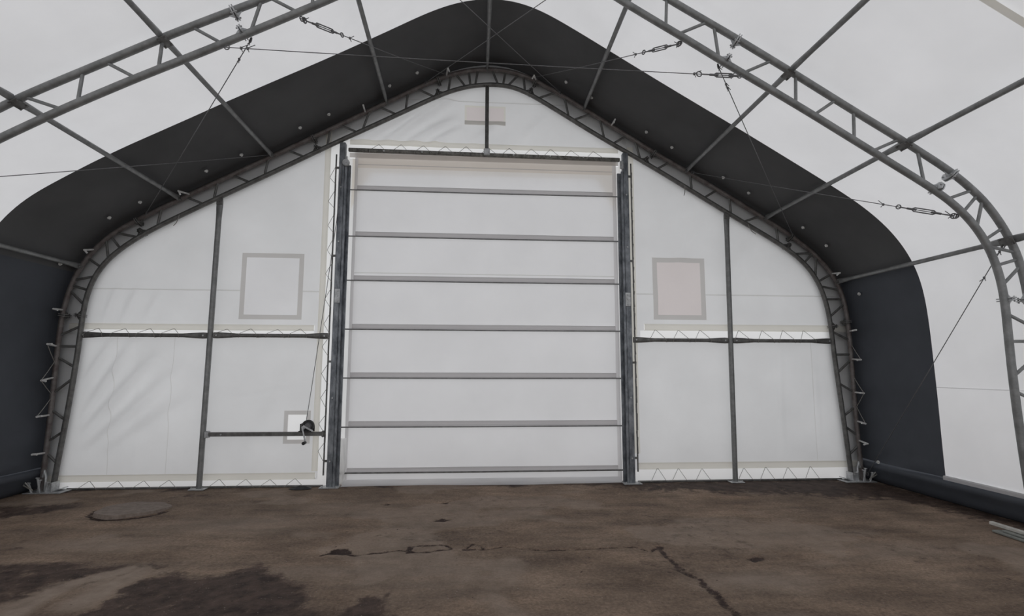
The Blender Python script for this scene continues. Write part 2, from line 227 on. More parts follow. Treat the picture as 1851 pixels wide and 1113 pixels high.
# ---------------------------------------------------------------- mesh helpers
def link_mesh(name, verts, faces, material, parent=None, smooth_shade=True):
    me = bpy.data.meshes.new(name); me.from_pydata([tuple(map(float, v)) for v in verts], [], faces)
    me.materials.append(M[material] if isinstance(material, str) else material)
    if smooth_shade: me.polygons.foreach_set('use_smooth', [True]*len(me.polygons))
    me.update(); o = bpy.data.objects.new(name, me); COL.objects.link(o)
    if parent: o.parent = parent; o.matrix_parent_inverse = parent.matrix_world.inverted()
    return o
def put(o, parent):
    o.parent = parent; o.matrix_parent_inverse = Matrix.Translation(-Vector(parent.location)); return o
class MB:
    """collects shapes that become ONE mesh object"""
    def __init__(s): s.v = []; s.f = []
    def tube(s, pts, r, n=10, cap=True, squash=None):
        P = [Vector(p) for p in pts]; b0 = len(s.v); up = None
        for i, p in enumerate(P):
            t = (P[min(i+1, len(P)-1)] - P[max(i-1, 0)]).normalized()
            if up is None:
                up = Vector((0, 1, 0)) if abs(t.y) < 0.9 else Vector((0, 0, 1))
            a = t.cross(up).normalized(); up = a.cross(t).normalized()
            ri = r[i] if hasattr(r, '__len__') else r
            ra, ru = ri, ri
            if squash: ra, ru = ri*squash[i][0], ri*squash[i][1]
            for k in range(n):
                w = 2*math.pi*k/n; s.v.append(p + a*(ra*math.cos(w)) + up*(ru*math.sin(w)))
        for i in range(len(P)-1):
            for k in range(n):
                k2 = (k+1) % n
                s.f.append((b0+i*n+k, b0+i*n+k2, b0+(i+1)*n+k2, b0+(i+1)*n+k))
        if cap:
            s.f.append(tuple(b0+k for k in range(n))[::-1]); s.f.append(tuple(b0+(len(P)-1)*n+k for k in range(n)))
        return s
    def box(s, c, size, R=None, bevel=0.0):
        b0 = len(s.v); c = Vector(c); h = [x/2 for x in size]
        R = R or Matrix.Identity(3); bv = min(bevel, *(x*0.45 for x in h)) if bevel else 0
        if not bv:
            for z in (-1, 1):
                for x, y in ((-1, -1), (1, -1), (1, 1), (-1, 1)): s.v.append(c + R @ Vector((x*h[0], y*h[1], z*h[2])))
            s.f += [tuple(b0+i for i in q) for q in ((3, 2, 1, 0), (4, 5, 6, 7), (0, 1, 5, 4), (1, 2, 6, 5), (2, 3, 7, 6), (3, 0, 4, 7))]
            return s
        ring = []
        for zz, ins in ((-h[2], bv), (-h[2]+bv, 0), (h[2]-bv, 0), (h[2], bv)):
            X, Y = h[0]-ins, h[1]-ins
            for x, y in ((-X+bv, -Y), (X-bv, -Y), (X, -Y+bv), (X, Y-bv), (X-bv, Y), (-X+bv, Y), (-X, Y-bv), (-X, -Y+bv)):
                s.v.append(c + R @ Vector((x, y, zz)))
        for i in range(3):
            for k in range(8):
                k2 = (k+1) % 8; s.f.append((b0+i*8+k, b0+i*8+k2, b0+(i+1)*8+k2, b0+(i+1)*8+k))
        s.f.append(tuple(b0+k for k in range(8))[::-1]); s.f.append(tuple(b0+24+k for k in range(8)))
        return s
    def prism(s, poly, axis_a, axis_b, origin, depth_vec):
        """polygon in the plane (axis_a, axis_b) extruded along depth_vec"""
        b0 = len(s.v); A, B, O, D = map(Vector, (axis_a, axis_b, origin, depth_vec)); n = len(poly)
        for d in (0, 1):
            for a, b in poly: s.v.append(O + A*a + B*b + D*d)
        s.f.append(tuple(b0+i for i in range(n))[::-1]); s.f.append(tuple(b0+n+i for i in range(n)))
        for i in range(n):
            j = (i+1) % n; s.f.append((b0+i, b0+j, b0+n+j, b0+n+i))
        return s
    def disc(s, c, axis, r, h, n=20, hole=0.0):
        """solid disc, or a ring when hole > 0, centred on c"""
        ax = Vector(axis).normalized(); u = ax.orthogonal().normalized(); w = ax.cross(u); c = Vector(c); b0 = len(s.v)
        rr = [(r, -h/2), (r, h/2), (hole, h/2), (hole, -h/2)] if hole else [(r, -h/2), (r, h/2)]
        for R_, z in rr:
            for k in range(n):
                t = 2*math.pi*k/n; s.v.append(c + ax*z + u*(R_*math.cos(t)) + w*(R_*math.sin(t)))
        m = len(rr)
        for i in range(m if hole else 1):
            for k in range(n):
                k2 = (k+1) % n; i2 = (i+1) % m; s.f.append((b0+i*n+k, b0+i*n+k2, b0+i2*n+k2, b0+i2*n+k))
        if not hole:
            s.f.append(tuple(b0+k for k in range(n))[::-1]); s.f.append(tuple(b0+n+k for k in range(n)))
        return s
    def ring(s, c, axis, R_, r, n=16, m=6, arc=2*math.pi, start=0):
        ax = Vector(axis).normalized(); u = ax.orthogonal().normalized(); w = ax.cross(u); c = Vector(c)
        pts = [c + u*(R_*math.cos(start+arc*k/n)) + w*(R_*math.sin(start+arc*k/n)) for k in range(n+1)]
        return s.tube(pts, r, m)
    def build(s, name, material, parent=None, flat=False):
        o = link_mesh(name, s.v, s.f, material, None, False)
        me = o.data
        if not flat:
            me.polygons.foreach_set('use_smooth', [len(p.vertices) == 4 for p in me.polygons])
            me.set_sharp_from_angle(angle=math.radians(38))
        if parent: put(o, parent)
        return o
def empty(name, loc=(0, 0, 0)):
    o = bpy.data.objects.new(name, None); COL.objects.link(o); o.location = loc; o.empty_display_size = 0.2; return o
def tag(o, label=None, cat=None, group=None, kind=None):
    if label: o['label'] = label
    if cat: o['category'] = cat
    if group: o['group'] = group
    if kind: o['kind'] = kind
    return o
def structure(o, label, cat): return tag(o, label, cat, None, 'structure')
def V3(p, y=0.0): return Vector((p[0], y, p[1]))

# ================================================================ FLOOR
def seg_dist(X, Y, pts, closed=False):
    d = np.full(X.shape, 9e9); pp = list(pts) + ([pts[0]] if closed else [])
    for (x0, y0), (x1, y1) in zip(pp[:-1], pp[1:]):
        dx, dy = x1-x0, y1-y0; L = dx*dx+dy*dy+1e-9
        t = np.clip(((X-x0)*dx+(Y-y0)*dy)/L, 0, 1); d = np.minimum(d, np.hypot(X-x0-t*dx, Y-y0-t*dy))
    return d
def inside(X, Y, pts):
    r = np.zeros(X.shape, bool); n = len(pts)
    for i in range(n):
        x0, y0 = pts[i]; x1, y1 = pts[(i+1) % n]
        if y0 == y1: continue
        r ^= ((Y < y0) != (Y < y1)) & (X < x0+(Y-y0)*(x1-x0)/(y1-y0))
    return r
def area(X, Y, pts, soft):
    d = seg_dist(X, Y, pts, True); s = np.where(inside(X, Y, pts), d, -d); return np.clip(0.5+s/(2*soft), 0, 1)
def build_floor():
    xs = np.linspace(-6.2, 6.2, 621); ys = np.linspace(-4.7, 0.34, 253)
    X, Y = np.meshgrid(xs, ys, indexing='ij')
    n1 = fbm(X*2.2+3, Y*2.2+9, 5)-0.48; n2 = fbm(X*2.2+31, Y*2.2+17, 5)-0.48; n3 = fbm(X*9+5, Y*9+2, 4)-0.47
    W, Z_ = X+0.30*n1, Y+0.34*n2
    damp = np.zeros(X.shape); crack = np.zeros(X.shape); dry = np.zeros(X.shape)
    for k, soft, amt in (('A', 0.10, 1.0), ('B', 0.09, 0.8), ('C', 0.11, 0.85), ('D', 0.42, 1.35), ('E', 0.06, 0.95), ('H', 0.2, 0.5)):
        damp = np.maximum(damp, amt*area(W+0.10*n3, Z_+0.10*n3, FLOOR[k], soft))
    edge = np.clip((Y+0.24)/0.22, 0, 1)*0.75*np.clip(0.6+2.5*n1, 0, 1)          # darker line along the end wall
    damp = np.maximum(damp, edge)
    damp = np.maximum(damp, np.clip((fbm(X*1.3+50, Y*1.5+20, 5)-0.60)*7, 0, 0.28))
    damp = np.clip(damp*(1+0.9*n3), 0, 1.15)
    FLOOR['RIM'] = [(-4.02+0.40*math.cos(a), -1.02+0.40*math.sin(a)) for a in np.linspace(math.pi*1.02, math.pi*1.95, 12)]  # gap and shade under the lid's front edge, painted as a dark arc
    for k in ('LT1', 'LT2'):
        dry = np.maximum(dry, np.clip(1.5-seg_dist(W, Z_, FLOOR[k])/0.10, 0, 1))
    damp *= 1-0.85*dry
    for (cx_, cy_, rx_, ry_, a_) in ((2.0, -3.45, 0.55, 0.22, 0.8), (2.6, -2.6, 0.8, 0.3, 0.6), (3.6, -2.9, 0.7, 0.3, 0.5), (-2.6, -1.7, 0.9, 0.35, 0.6), (-3.6, -2.3, 0.7, 0.2, 0.7), (-0.4, -3.3, 0.8, 0.35, 0.35), (-1.4, -3.1, 0.5, 0.2, 0.6), (-1.7, -1.1, 0.6, 0.3, 0.4)):
        dry = np.maximum(dry, a_*np.clip(1.3-np.hypot((W-cx_)/rx_, (Z_-cy_)/ry_), 0, 1))
    dry = np.maximum(dry*0.8, np.clip((fbm(X*1.1+80, Y*1.3+40, 5)-0.54)*8, 0, 0.5))
    w2, z2 = X+0.09*n1+0.05*n3, Y+0.09*n2+0.06*n3
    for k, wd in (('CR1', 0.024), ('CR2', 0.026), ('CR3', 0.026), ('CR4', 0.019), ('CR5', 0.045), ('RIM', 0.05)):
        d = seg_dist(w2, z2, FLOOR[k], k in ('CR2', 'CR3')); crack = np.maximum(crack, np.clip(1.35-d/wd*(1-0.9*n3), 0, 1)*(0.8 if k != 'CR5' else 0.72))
    for k in ('blob', 'pit', 'P2', 'P3', 'P4'):
        crack = np.maximum(crack, area(w2, z2, FLOOR[k], 0.03))
    hz = 0.012*(fbm(X*0.7, Y*0.7, 3)-0.45) + 0.004*n3 - 0.016*crack
    hz = np.where(Y > -0.15, np.minimum(hz, 0), hz) - 0.004
    nx, ny = X.shape
    verts = np.stack([X.ravel(), Y.ravel(), hz.ravel()], 1)
    idx = np.arange(nx*ny).reshape(nx, ny)
    faces = np.stack([idx[:-1, :-1].ravel(), idx[1:, :-1].ravel(), idx[1:, 1:].ravel(), idx[:-1, 1:].ravel()], 1)
    v = verts.tolist(); f = faces.tolist(); b = len(v)
    # the rest of the yard around the detailed part
    def q(x0, y0, x1, y1):
        k = len(v); v.extend([[x0, y0, -0.006], [x1, y0, -0.006], [x1, y1, -0.006], [x0, y1, -0.006]]); f.append([k, k+1, k+2, k+3])
    q(-7, -11.2, 7, -4.7); q(-7, -4.7, -6.2, 0.34); q(6.2, -4.7, 7, 0.34); q(-7, 0.34, 7, 0.7)
    o = link_mesh('floor', v, f, floor_material())
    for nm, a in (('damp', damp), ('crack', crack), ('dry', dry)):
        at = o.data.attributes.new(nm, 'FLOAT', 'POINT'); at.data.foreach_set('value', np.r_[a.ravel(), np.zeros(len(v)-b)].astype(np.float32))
    return structure(o, 'brown stained and cracked asphalt floor', 'floor')
build_floor()

# ================================================================ FABRIC COVER (roof and side walls)
Y_EDGE = -1.35; Y_END = 0.19; Y_FAR = -11.0
i_l = int(np.argmin(abs(cover[:k_apex, 1]-2.94))); i_r = k_apex + int(np.argmin(abs(cover[k_apex:, 1]-2.94)))
cov_t = np.gradient(cover, axis=0); cov_t /= np.linalg.norm(cov_t, axis=1)[:, None]
cov_n = np.stack([-cov_t[:, 1], cov_t[:, 0]], 1)
cov_s = np.r_[0, np.cumsum(np.linalg.norm(np.diff(cover, axis=0), axis=1))]
RIDGES_R = [((0.36, -0.05), (0.55, -0.55), 0.05, 0.030), ((0.26, -0.15), (0.40, -1.2), 0.05, 0.030), ((1.4, -0.1), (1.75, -0.5), 0.06, 0.02), ((1.7, -0.1), (2.0, -0.35), 0.05, 0.015), ((2.3, -0.05), (2.35, -0.7), 0.08, 0.02)]
def cover_piece(i0, i1, y0, y1, zmin=0.0, ridges=()):
    ys = np.arange(y1, y0-1e-6, -(0.09 if y0-y1 > 0 else 0.09)) if False else np.linspace(y0, y1, max(2, int(abs(y1-y0)/0.09)+1))
    prof = [(cover[i], cov_n[i], cov_s[i], i) for i in range(i0, i1+1) if cover[i, 1] >= zmin]
    v = []
    for (p, nrm, s, p_i) in prof:
        for y in ys:
            d = 0.012*(float(fbm(s*0.9+4, y*0.9+40, 3))-0.45) + 0.010*math.cos(2*math.pi*(y)/S)*-1 + 0.008
            for (a, b, wd, amp) in ridges:
                dz, dy = b[0]-a[0], b[1]-a[1]; L = dz*dz+dy*dy; t = min(1, max(0, ((p[1]-a[0])*dz+(y-a[1])*dy)/L))
                dd = math.hypot(p[1]-a[0]-t*dz, y-a[1]-t*dy); d -= amp*math.exp(-(dd/wd)**2)*math.sin(math.pi*(0.12+0.76*t))
            d = max(d, -0.035)
            q_ = cov_at(p_i, y); v.append((q_[0]+nrm[0]*d, y, q_[1]+nrm[1]*d))
    m = len(ys); f = [(i*m+j, (i+1)*m+j, (i+1)*m+j+1, i*m+j+1) for i in range(len(prof)-1) for j in range(m-1)]
    return v, f
last = len(cover)-1
ceiling = structure(link_mesh('ceiling', *cover_piece(i_l, i_r, Y_EDGE, Y_FAR), 'roof'), 'white translucent fabric roof over the arches', 'roof')
tag(put(link_mesh('end_band', *cover_piece(i_l, i_r, Y_END, Y_EDGE), 'dark'), ceiling), 'charcoal fabric band along the end of the roof')
wall_left = structure(link_mesh('wall_left', *cover_piece(0, i_l, Y_EDGE, Y_FAR, 0.30), 'roof'), 'white fabric side wall on the left', 'wall')
tag(put(link_mesh('end_band', *cover_piece(0, i_l, Y_END, Y_EDGE, 0.24, [((0.45, -0.2), (0.3, -1.0), 0.05, 0.03), ((0.7, -0.1), (0.5, -0.8), 0.05, 0.02)]), 'navy'), wall_left), 'slate dark band')
wall_right = structure(link_mesh('wall_right', *cover_piece(i_r, last, Y_EDGE, Y_FAR, 0.30), 'roof'), 'white fabric side wall on the right', 'wall')
tag(put(link_mesh('end_band', *cover_piece(i_r, last, Y_END, Y_EDGE, 0.24, RIDGES_R), 'navy'), wall_right), 'slate dark band')
def strip_on_cover(name, m, parent, i0, i1, y0, y1, d):
    v = []; f = []
    for k, i in enumerate(range(i0, i1+1)):
        p = cov_at(i, y0)-cov_n[i]*d; v += [(p[0], y0, p[1]), (p[0], y1, p[1])]
        if k: f.append((2*k-2, 2*k, 2*k+1, 2*k-1))
    return put(link_mesh(name, v, f, m), parent)
strip_on_cover('weld_seam', 'beige', ceiling, i_l, i_r, -4.17, -4.23, 0.02)
def cov_x(z, y, sgn):
    t = min(1.0, max(0.0, -y/S)); xs_ = []
    for c in (cover, cover_a):
        k = int(np.argmax(c[:, 1])); h = c[:k+1] if sgn < 0 else c[k:][::-1]
        xs_.append(float(np.interp(z, h[:, 1], h[:, 0])))
    return xs_[0]*(1-t)+xs_[1]*t
for wall, sgn in ((wall_left, -1), (wall_right, 1)):
    ys_h = np.linspace(Y_EDGE, Y_FAR, 60)
    v = []; f = []
    for j, y in enumerate(ys_h):
        for (dx, z) in ((-0.012, 0.325), (-0.020, 0.315), (-0.020, 0.255), (0.03, 0.25), (0.03, 0.325)): v.append((cov_x(z, y, sgn)+sgn*dx, y, z))
        if j:
            for k in range(5): f.append(((j-1)*5+k, (j-1)*5+(k+1) % 5, j*5+(k+1) % 5, j*5+k))
    tag(put(link_mesh('hem', v, f, 'hem', None, False), wall), 'pale grey hem under the white fabric')
    MB().tube([(cov_x(1.39, y, sgn)-sgn*0.004, y, 1.39) for y in np.linspace(Y_EDGE-0.03, Y_FAR, 40)], 0.004, 6).build('weld_seam', 'roof', wall)
    # dark skirt folded along the foot of the wall
    prof = [(0.03, 0.30), (-0.03, 0.272), (-0.05, 0.240), (-0.035, 0.20), (-0.005, 0.16), (0.015, 0.11), (0.035, 0.06), (0.07, 0.015), (0.12, -0.02), (0.30, -0.02), (0.16, 0.10), (0.10, 0.30)]
    v = []; f = []; ys = np.linspace(0.20, Y_FAR, 110); m = len(prof)
    for j, y in enumerate(ys):
        xw = cov_x(0.3, y, sgn)
        for (a, z) in prof:
            wob = 0.022*(float(fbm(y*1.7+5, z*9+sgn, 3))-0.45) if 0.01 < z < 0.26 else 0
            v.append((xw+sgn*(a+wob), y, z))
        if j:
            for k in range(m):
                k2 = (k+1) % m; f.append(((j-1)*m+k, (j-1)*m+k2, j*m+k2, j*m+k))
    f.append(tuple(range(m))[::-1]); f.append(tuple((len(ys)-1)*m+k for k in range(m)))
    structure(link_mesh('baseboard_left' if sgn < 0 else 'baseboard_right', v, f, 'navy'),
              'dark fabric skirt along the foot of the %s side wall' % ('left' if sgn < 0 else 'right'), 'skirt')

# grommets that dot the dark band beside the end arch
for (x, z) in DOTS:
    i = int(np.argmin(((cover-np.array((x, z)))**2).sum(1))); p = cover[i]-cov_n[i]*0.035
    mb = MB(); mb.disc((p[0], -0.29, p[1]), (cov_n[i][0], 0, cov_n[i][1]), 0.024, 0.012, 12); mb.disc((p[0]-cov_n[i][0]*0.01, -0.29, p[1]-cov_n[i][1]*0.01), (cov_n[i][0], 0, cov_n[i][1]), 0.012, 0.02, 10)
    par = wall_left if (x < 0 and z < 2.94) else wall_right if (x > 0 and z < 2.94) else ceiling
    band = [c for c in par.children if c.name.startswith('end_band')][0]
    o = mb.build('grommet', 'pale'); put(o, band); tag(o, 'pale metal grommet')

# ================================================================ END WALL FABRIC
WR = [ # wrinkles of the end wall: from, to, width, height
    ((-5.35, 0.75), (-4.55, 1.75), 0.07, 0.040), ((-5.40, 0.95), (-4.85, 1.95), 0.06, 0.032), ((-5.3, 0.5), (-4.2, 1.6), 0.08, 0.030), ((-5.1, 0.45), (-4.0, 1.2), 0.10, 0.02),
    ((-5.45, 1.35), (-5.1, 1.98), 0.06, 0.030), ((-5.0, 2.25), (-4.85, 2.7), 0.05, 0.02), ((-5.25, 2.25), (-5.1, 2.75), 0.05, 0.02), ((-4.7, 2.28), (-4.55, 2.65), 0.05, 0.016),
    ((-1.85, 4.98), (-0.75, 5.65), 0.06, 0.035), ((-1.5, 4.96), (-0.45, 5.75), 0.07, 0.042), ((-1.15, 4.95), (-0.5, 5.35), 0.06, 0.035), ((-0.85, 4.95), (-0.4, 5.2), 0.05, 0.03), ((-0.2, 5.0), (0.2, 5.3), 0.06, 0.02), ((0.6, 5.1), (0.9, 5.45), 0.07, 0.015),
    ((2.45, 2.4), (3.4, 4.0), 0.10, 0.010), ((3.6, 2.9), (4.1, 3.6), 0.08, 0.012), ((2.9, 3.3), (3.15, 4.1), 0.07, 0.012), ((4.4, 0.4), (4.45, 2.0), 0.03, 0.010), ((5.0, 0.4), (4.95, 1.95), 0.03, 0.010), ((-4.7, 0.2), (-4.75, 2.0), 0.02, 0.008), ((-3.3, 0.3), (-2.7, 1.6), 0.1, 0.01), ((-3.4, 1.2), (-2.6, 1.35), 0.03, 0.006)]
def wall_y(x, z):
    d = 0.016*(fbm(x*0.8+11, z*0.8+3, 4)-0.45)
    for (a, b, wd, amp) in WR:
        dx, dz = b[0]-a[0], b[1]-a[1]; L = dx*dx+dz*dz
        t = np.clip(((x-a[0])*dx+(z-a[1])*dz)/L, 0, 1); dd = np.hypot(x-a[0]-t*dx, z-a[1]-t*dz)
        d = d - 2.5*amp*np.exp(-(dd/wd)**2)*np.sin(math.pi*(0.1+0.8*t))
    return Y_WALL + np.clip(d, -0.085, 0.03)
def door_y(x, z): return Y_WALL + 0.03 + 0.02*(fbm(x*0.7+21, z*1.2+8, 3)-0.45)
def sheet(x0, x1, z0, z1, rects, yf, clip=True, step=0.04):
    """one hung sheet cut into named pieces: rects = (name, xa, za, xb, zb, depth), first hit wins; the rest is 'panel'"""
    xs = set(np.round(np.arange(x0, x1+1e-6, step), 4)) | {x0, x1}; zs = set(np.round(np.arange(z0, z1+1e-6, step), 4)) | {z0, z1}
    for (_, xa, za, xb, zb, _d) in rects:
        xs |= {x for x in (xa, xb) if x0 < x < x1}; zs |= {z for z in (za, zb) if z0 < z < z1}
    def thin(s, keep):
        s = sorted(s); out = [s[0]]
        for q in s[1:]:
            if q-out[-1] < 0.009 and q not in keep:
                continue
            if q-out[-1] < 0.009 and out[-1] not in keep: out[-1] = q; continue
            out.append(q)
        return out
    for (_, xa, za, xb, zb, d_) in rects:
        if d_ > 0:
            if zb-za < xb-xa: zs |= {za+0.12*(zb-za), za+0.5*(zb-za), zb-0.12*(zb-za)}
            else: xs |= {xa+0.12*(xb-xa), xa+0.5*(xb-xa), xb-0.12*(xb-xa)}
    extra_x = {q for (_, xa, za, xb, zb, d_) in rects if d_ > 0 and zb-za >= xb-xa for q in (xa+0.12*(xb-xa), xa+0.5*(xb-xa), xb-0.12*(xb-xa))}
    extra_z = {q for (_, xa, za, xb, zb, d_) in rects if d_ > 0 and zb-za < xb-xa for q in (za+0.12*(zb-za), za+0.5*(zb-za), zb-0.12*(zb-za))}
    xs = {q for q in xs if x0 <= q <= x1}; zs = {q for q in zs if z0 <= q <= z1}
    kx = {x0, x1} | extra_x | {r[1] for r in rects} | {r[3] for r in rects}; kz = {z0, z1} | extra_z | {r[2] for r in rects} | {r[4] for r in rects}
    xs = np.array(thin(xs, kx)); zs = np.array(thin(zs, kz))
    buckets = {}
    Xc, Zc = np.meshgrid(xs, zs, indexing='ij')
    if clip: Xc = np.clip(Xc, xl(Zc), xr(Zc))
    Yc = yf(Xc, Zc)
    for i in range(len(xs)-1):
        for j in range(len(zs)-1):
            if clip and Xc[i+1, j]-Xc[i, j] < 1e-5 and Xc[i+1, j+1]-Xc[i, j+1] < 1e-5: continue
            cx, cz = (xs[i]+xs[i+1])/2, (zs[j]+zs[j+1])/2; key, dep, box_ = 'panel', 0.0, None
            for (nm, xa, za, xb, zb, d_) in rects:
                if xa < cx < xb and za < cz < zb: key, dep, box_ = nm, d_, (xa, za, xb, zb); break
            B = buckets.setdefault(key, ({}, [], [])); ids = []
            for (a, b) in ((i, j), (i+1, j), (i+1, j+1), (i, j+1)):
                if (a, b) not in B[0]:
                    B[0][(a, b)] = len(B[1]); 
                    dd = dep if box_ and (box_[1]+1e-4 < zs[b] < box_[3]-1e-4 if box_[3]-box_[1] < box_[2]-box_[0] else box_[0]+1e-4 < xs[a] < box_[2]-1e-4) else 0.0
                    B[1].append((Xc[a, b], Yc[a, b]-dd, Zc[a, b]))
                ids.append(B[0][(a, b)])
            B[2].append(tuple(ids))
    return buckets
wall_back = empty('wall_back', (0, Y_WALL, 0)); structure(wall_back, 'white fabric end wall behind the end arch', 'wall')
door = empty('door_1', (0, Y_WALL+0.03, 0)); structure(door, 'tall white fabric door with horizontal grey sleeves', 'door')
win1 = empty('window_1', (-3.03, Y_WALL, 2.77)); structure(win1, 'square white fabric window with grey border beside the door', 'window')
win2 = empty('window_2', (2.92, Y_WALL, 2.81)); structure(win2, 'square pinkish fabric window with grey border', 'window')
win3 = empty('window_3', (-2.59, Y_WALL, 0.8)); structure(win3, 'small bright white fabric window behind the hand winch', 'window')
vent = empty('gable_vent', (-0.02, Y_WALL, 5.43)); tag(vent, 'small pinkish hooded vent under the ridge of the end wall', 'vent')
def win_rects(nm, xa, za, xb, zb, w, wb=None):
    return [(nm+':pane', xa+w, za+(wb or w), xb-w, zb-w, 0.0), (nm+':frame', xa, za, xb, zb, 0.0)]
left_rects = (win_rects('w1', -3.465, 2.29, -2.605, 3.24, 0.065) + win_rects('w3', -2.775, 0.57, -2.415, 1.02, 0.055) +
    [('flap', -2.29, 0.0, -2.02, 5.4, 0.0), ('pocket:upright', -2.375, 0.20, -2.29, 5.2, 0.014),
     ('pocket:girt', -5.7, 2.13, -2.42, 2.215, 0.014), ('flap', -5.7, 2.06, -2.42, 2.13, 0.0),
     ('pocket:foot', -5.9, 0.09, -2.32, 0.18, 0.014), ('flap', -5.9, 0.0, -2.29, 0.09, 0.0), ('seam', -5.8, 2.687, -2.2, 2.705, 0.002), ('seam', -4.304, 0.18, -4.296, 2.06, 0.0), ('seam', -5.054, 0.18, -5.046, 2.06, 0.0)])
right_rects = (win_rects('w2', 2.51, 2.34, 3.32, 3.28, 0.072) +
    [('flap', 2.0, 0.0, 2.155, 5.2, 0.0), ('pocket:upright', 2.155, 0.40, 2.255, 5.0, 0.014),
     ('pocket:girt', 2.36, 2.175, 5.7, 2.275, 0.014), ('flap', 2.30, 2.05, 5.7, 2.175, 0.0),
     ('pocket:foot', 2.2, 0.17, 5.9, 0.265, 0.014), ('flap', 2.0, 0.0, 5.9, 0.17, 0.0), ('seam', 2.25, 2.712, 5.6, 2.73, 0.002), ('seam', 4.926, 0.27, 4.934, 2.05, 0.0)])
top_rects = ([('vent:lip', -0.335, 5.28, 0.285, 5.345, 0.012)] + win_rects('vent', -0.335, 5.28, 0.285, 5.585, 0.03, 0.04) +
    [('pocket:valance', -2.02, 4.70, 2.02, 4.775, 0.0), ('flap', -2.02, 4.775, 2.02, 4.90, 0.0), ('pocket:header', -2.02, 4.90, 2.02, 4.98, 0.014), ('seam', -1.2, 5.635, 1.2, 5.65, 0.002)])
for (x0, x1, z0, z1, rc) in ((-5.9, -2.02, 0.0, 5.36, left_rects), (2.02, 5.75, 0.0, 5.36, right_rects), (-2.02, 2.02, 4.70, 6.3, top_rects)):
    for key, (_, v, f) in sheet(x0, x1, z0, z1, rc, wall_y).items():
        if key == 'panel': put(link_mesh('fabric_panel', v, f, 'white'), wall_back)
        elif key == 'flap': tag(put(link_mesh('lacing_flap', v, f, 'bright'), wall_back), 'brighter white flap behind the lacing')
        elif key == 'seam': put(link_mesh('weld_seam', v, f, 'seam'), wall_back)
        elif key == 'pocket:valance': put(link_mesh('valance', v, f, 'valance'), wall_back)
        elif key.startswith('pocket'): tag(put(link_mesh('pipe_pocket', v, f, 'beige'), wall_back), 'cream webbing pocket')
        else:
            w, part = key.split(':'); root = {'w1': win1, 'w2': win2, 'w3': win3, 'vent': vent}[w]
            if part == 'lip': put(link_mesh('vent_lip', v, f, 'lip'), root)
            elif part == 'pane': put(link_mesh('pane' if w != 'vent' else 'vent_cloth', v, f, {'w1': 'pane', 'w2': 'pink', 'w3': 'bright', 'vent': 'pink'}[w]), root)
            else: put(link_mesh('window_frame' if w != 'vent' else 'hood', v, f, 'frame' if w != 'vent' else 'beige'), root)
# dark end flap of the cover folded behind the rim of the end wall
v = []; f = []
rim_in = offset(g_in, 0.012); rim_out = resample(cover, 0.07)
ro = resample(cover, cov_s[-1]/240)[:240]; ri = resample(rim_in, 1e-3)
ri = ri[np.linspace(0, len(ri)-1, 240).astype(int)]
ro = resample(cover, 1e-3); ro = ro[np.linspace(0, len(ro)-1, 240).astype(int)]
for k in range(240):
    lift = 0.05*max(0.0, min(1.0, (ri[k][1]-4.3)/0.8))           # along the rafters the flap stops short of the inner tube
    c = ri[k]+(ro[k]-ri[k])*(lift/max(1e-3, np.linalg.norm(ro[k]-ri[k])))
    v += [(c[0], Y_WALL+0.07, max(0.0, c[1])), (ro[k][0], Y_WALL+0.08, max(0.0, ro[k][1]))]
    if k: f.append((2*k-2, 2*k, 2*k+1, 2*k-1))
tag(put(link_mesh('rim_flap', v, f, 'dark'), wall_back), 'dark flap that shades the rim of the end wall')

# ================================================================ DOOR
BARS = [4.215, 3.52, 2.87, 2.165, 1.475, 0.795, 0.155]
door_rects = [('sleeve%d' % k, -1.90, z, 1.93, z+0.075, 0.022) for k, z in enumerate(BARS)] + [('edge', -1.945, 0.0, -1.90, 4.82, 0.004), ('edge', 1.93, 0.0, 1.99, 4.82, 0.004), ('weld', -1.90, 2.975, 1.93, 2.99, 0.002), ('fold', -1.90, 4.605, 1.93, 4.617, 0.0), ('valance', -1.90, 4.56, 1.93, 4.82, 0.0)]
for key, (_, v, f) in sheet(-1.945, 1.99, 0.0, 4.82, door_rects, door_y, clip=False, step=0.05).items():
    if key == 'panel': put(link_mesh('curtain', v, f, 'door'), door)
    elif key == 'edge': tag(put(link_mesh('edge_hem', v, f, 'hem'), door), 'grey hem down the sides of the curtain')
    elif key == 'fold': put(link_mesh('weld_seam', v, f, 'sleeve'), door)
    elif key == 'weld': put(link_mesh('weld_seam', v, f, 'seam'), door)
    elif key == 'valance': put(link_mesh('valance', v, f, 'valance'), door)
    else:
        k = int(key[6:]); z = BARS[k]
        sl = put(link_mesh('sleeve', v, f, 'sleeve'), door)
        if k < 6:
            MB().tube([(-2.02, Y_WALL-0.002, z-0.004), (-1.2, Y_WALL, z-0.006), (0, Y_WALL, z-0.008), (1.2, Y_WALL, z-0.006), (2.02, Y_WALL-0.002, z-0.004)], 0.0095, 10).build('cross_pipe', 'steel', sl)
        else:
            MB().tube([(-2.05, Y_WALL-0.002, z+0.012), (0, Y_WALL, z+0.008), (2.02, Y_WALL-0.002, z+0.012)], 0.011, 10).build('cross_pipe', 'gable', sl)
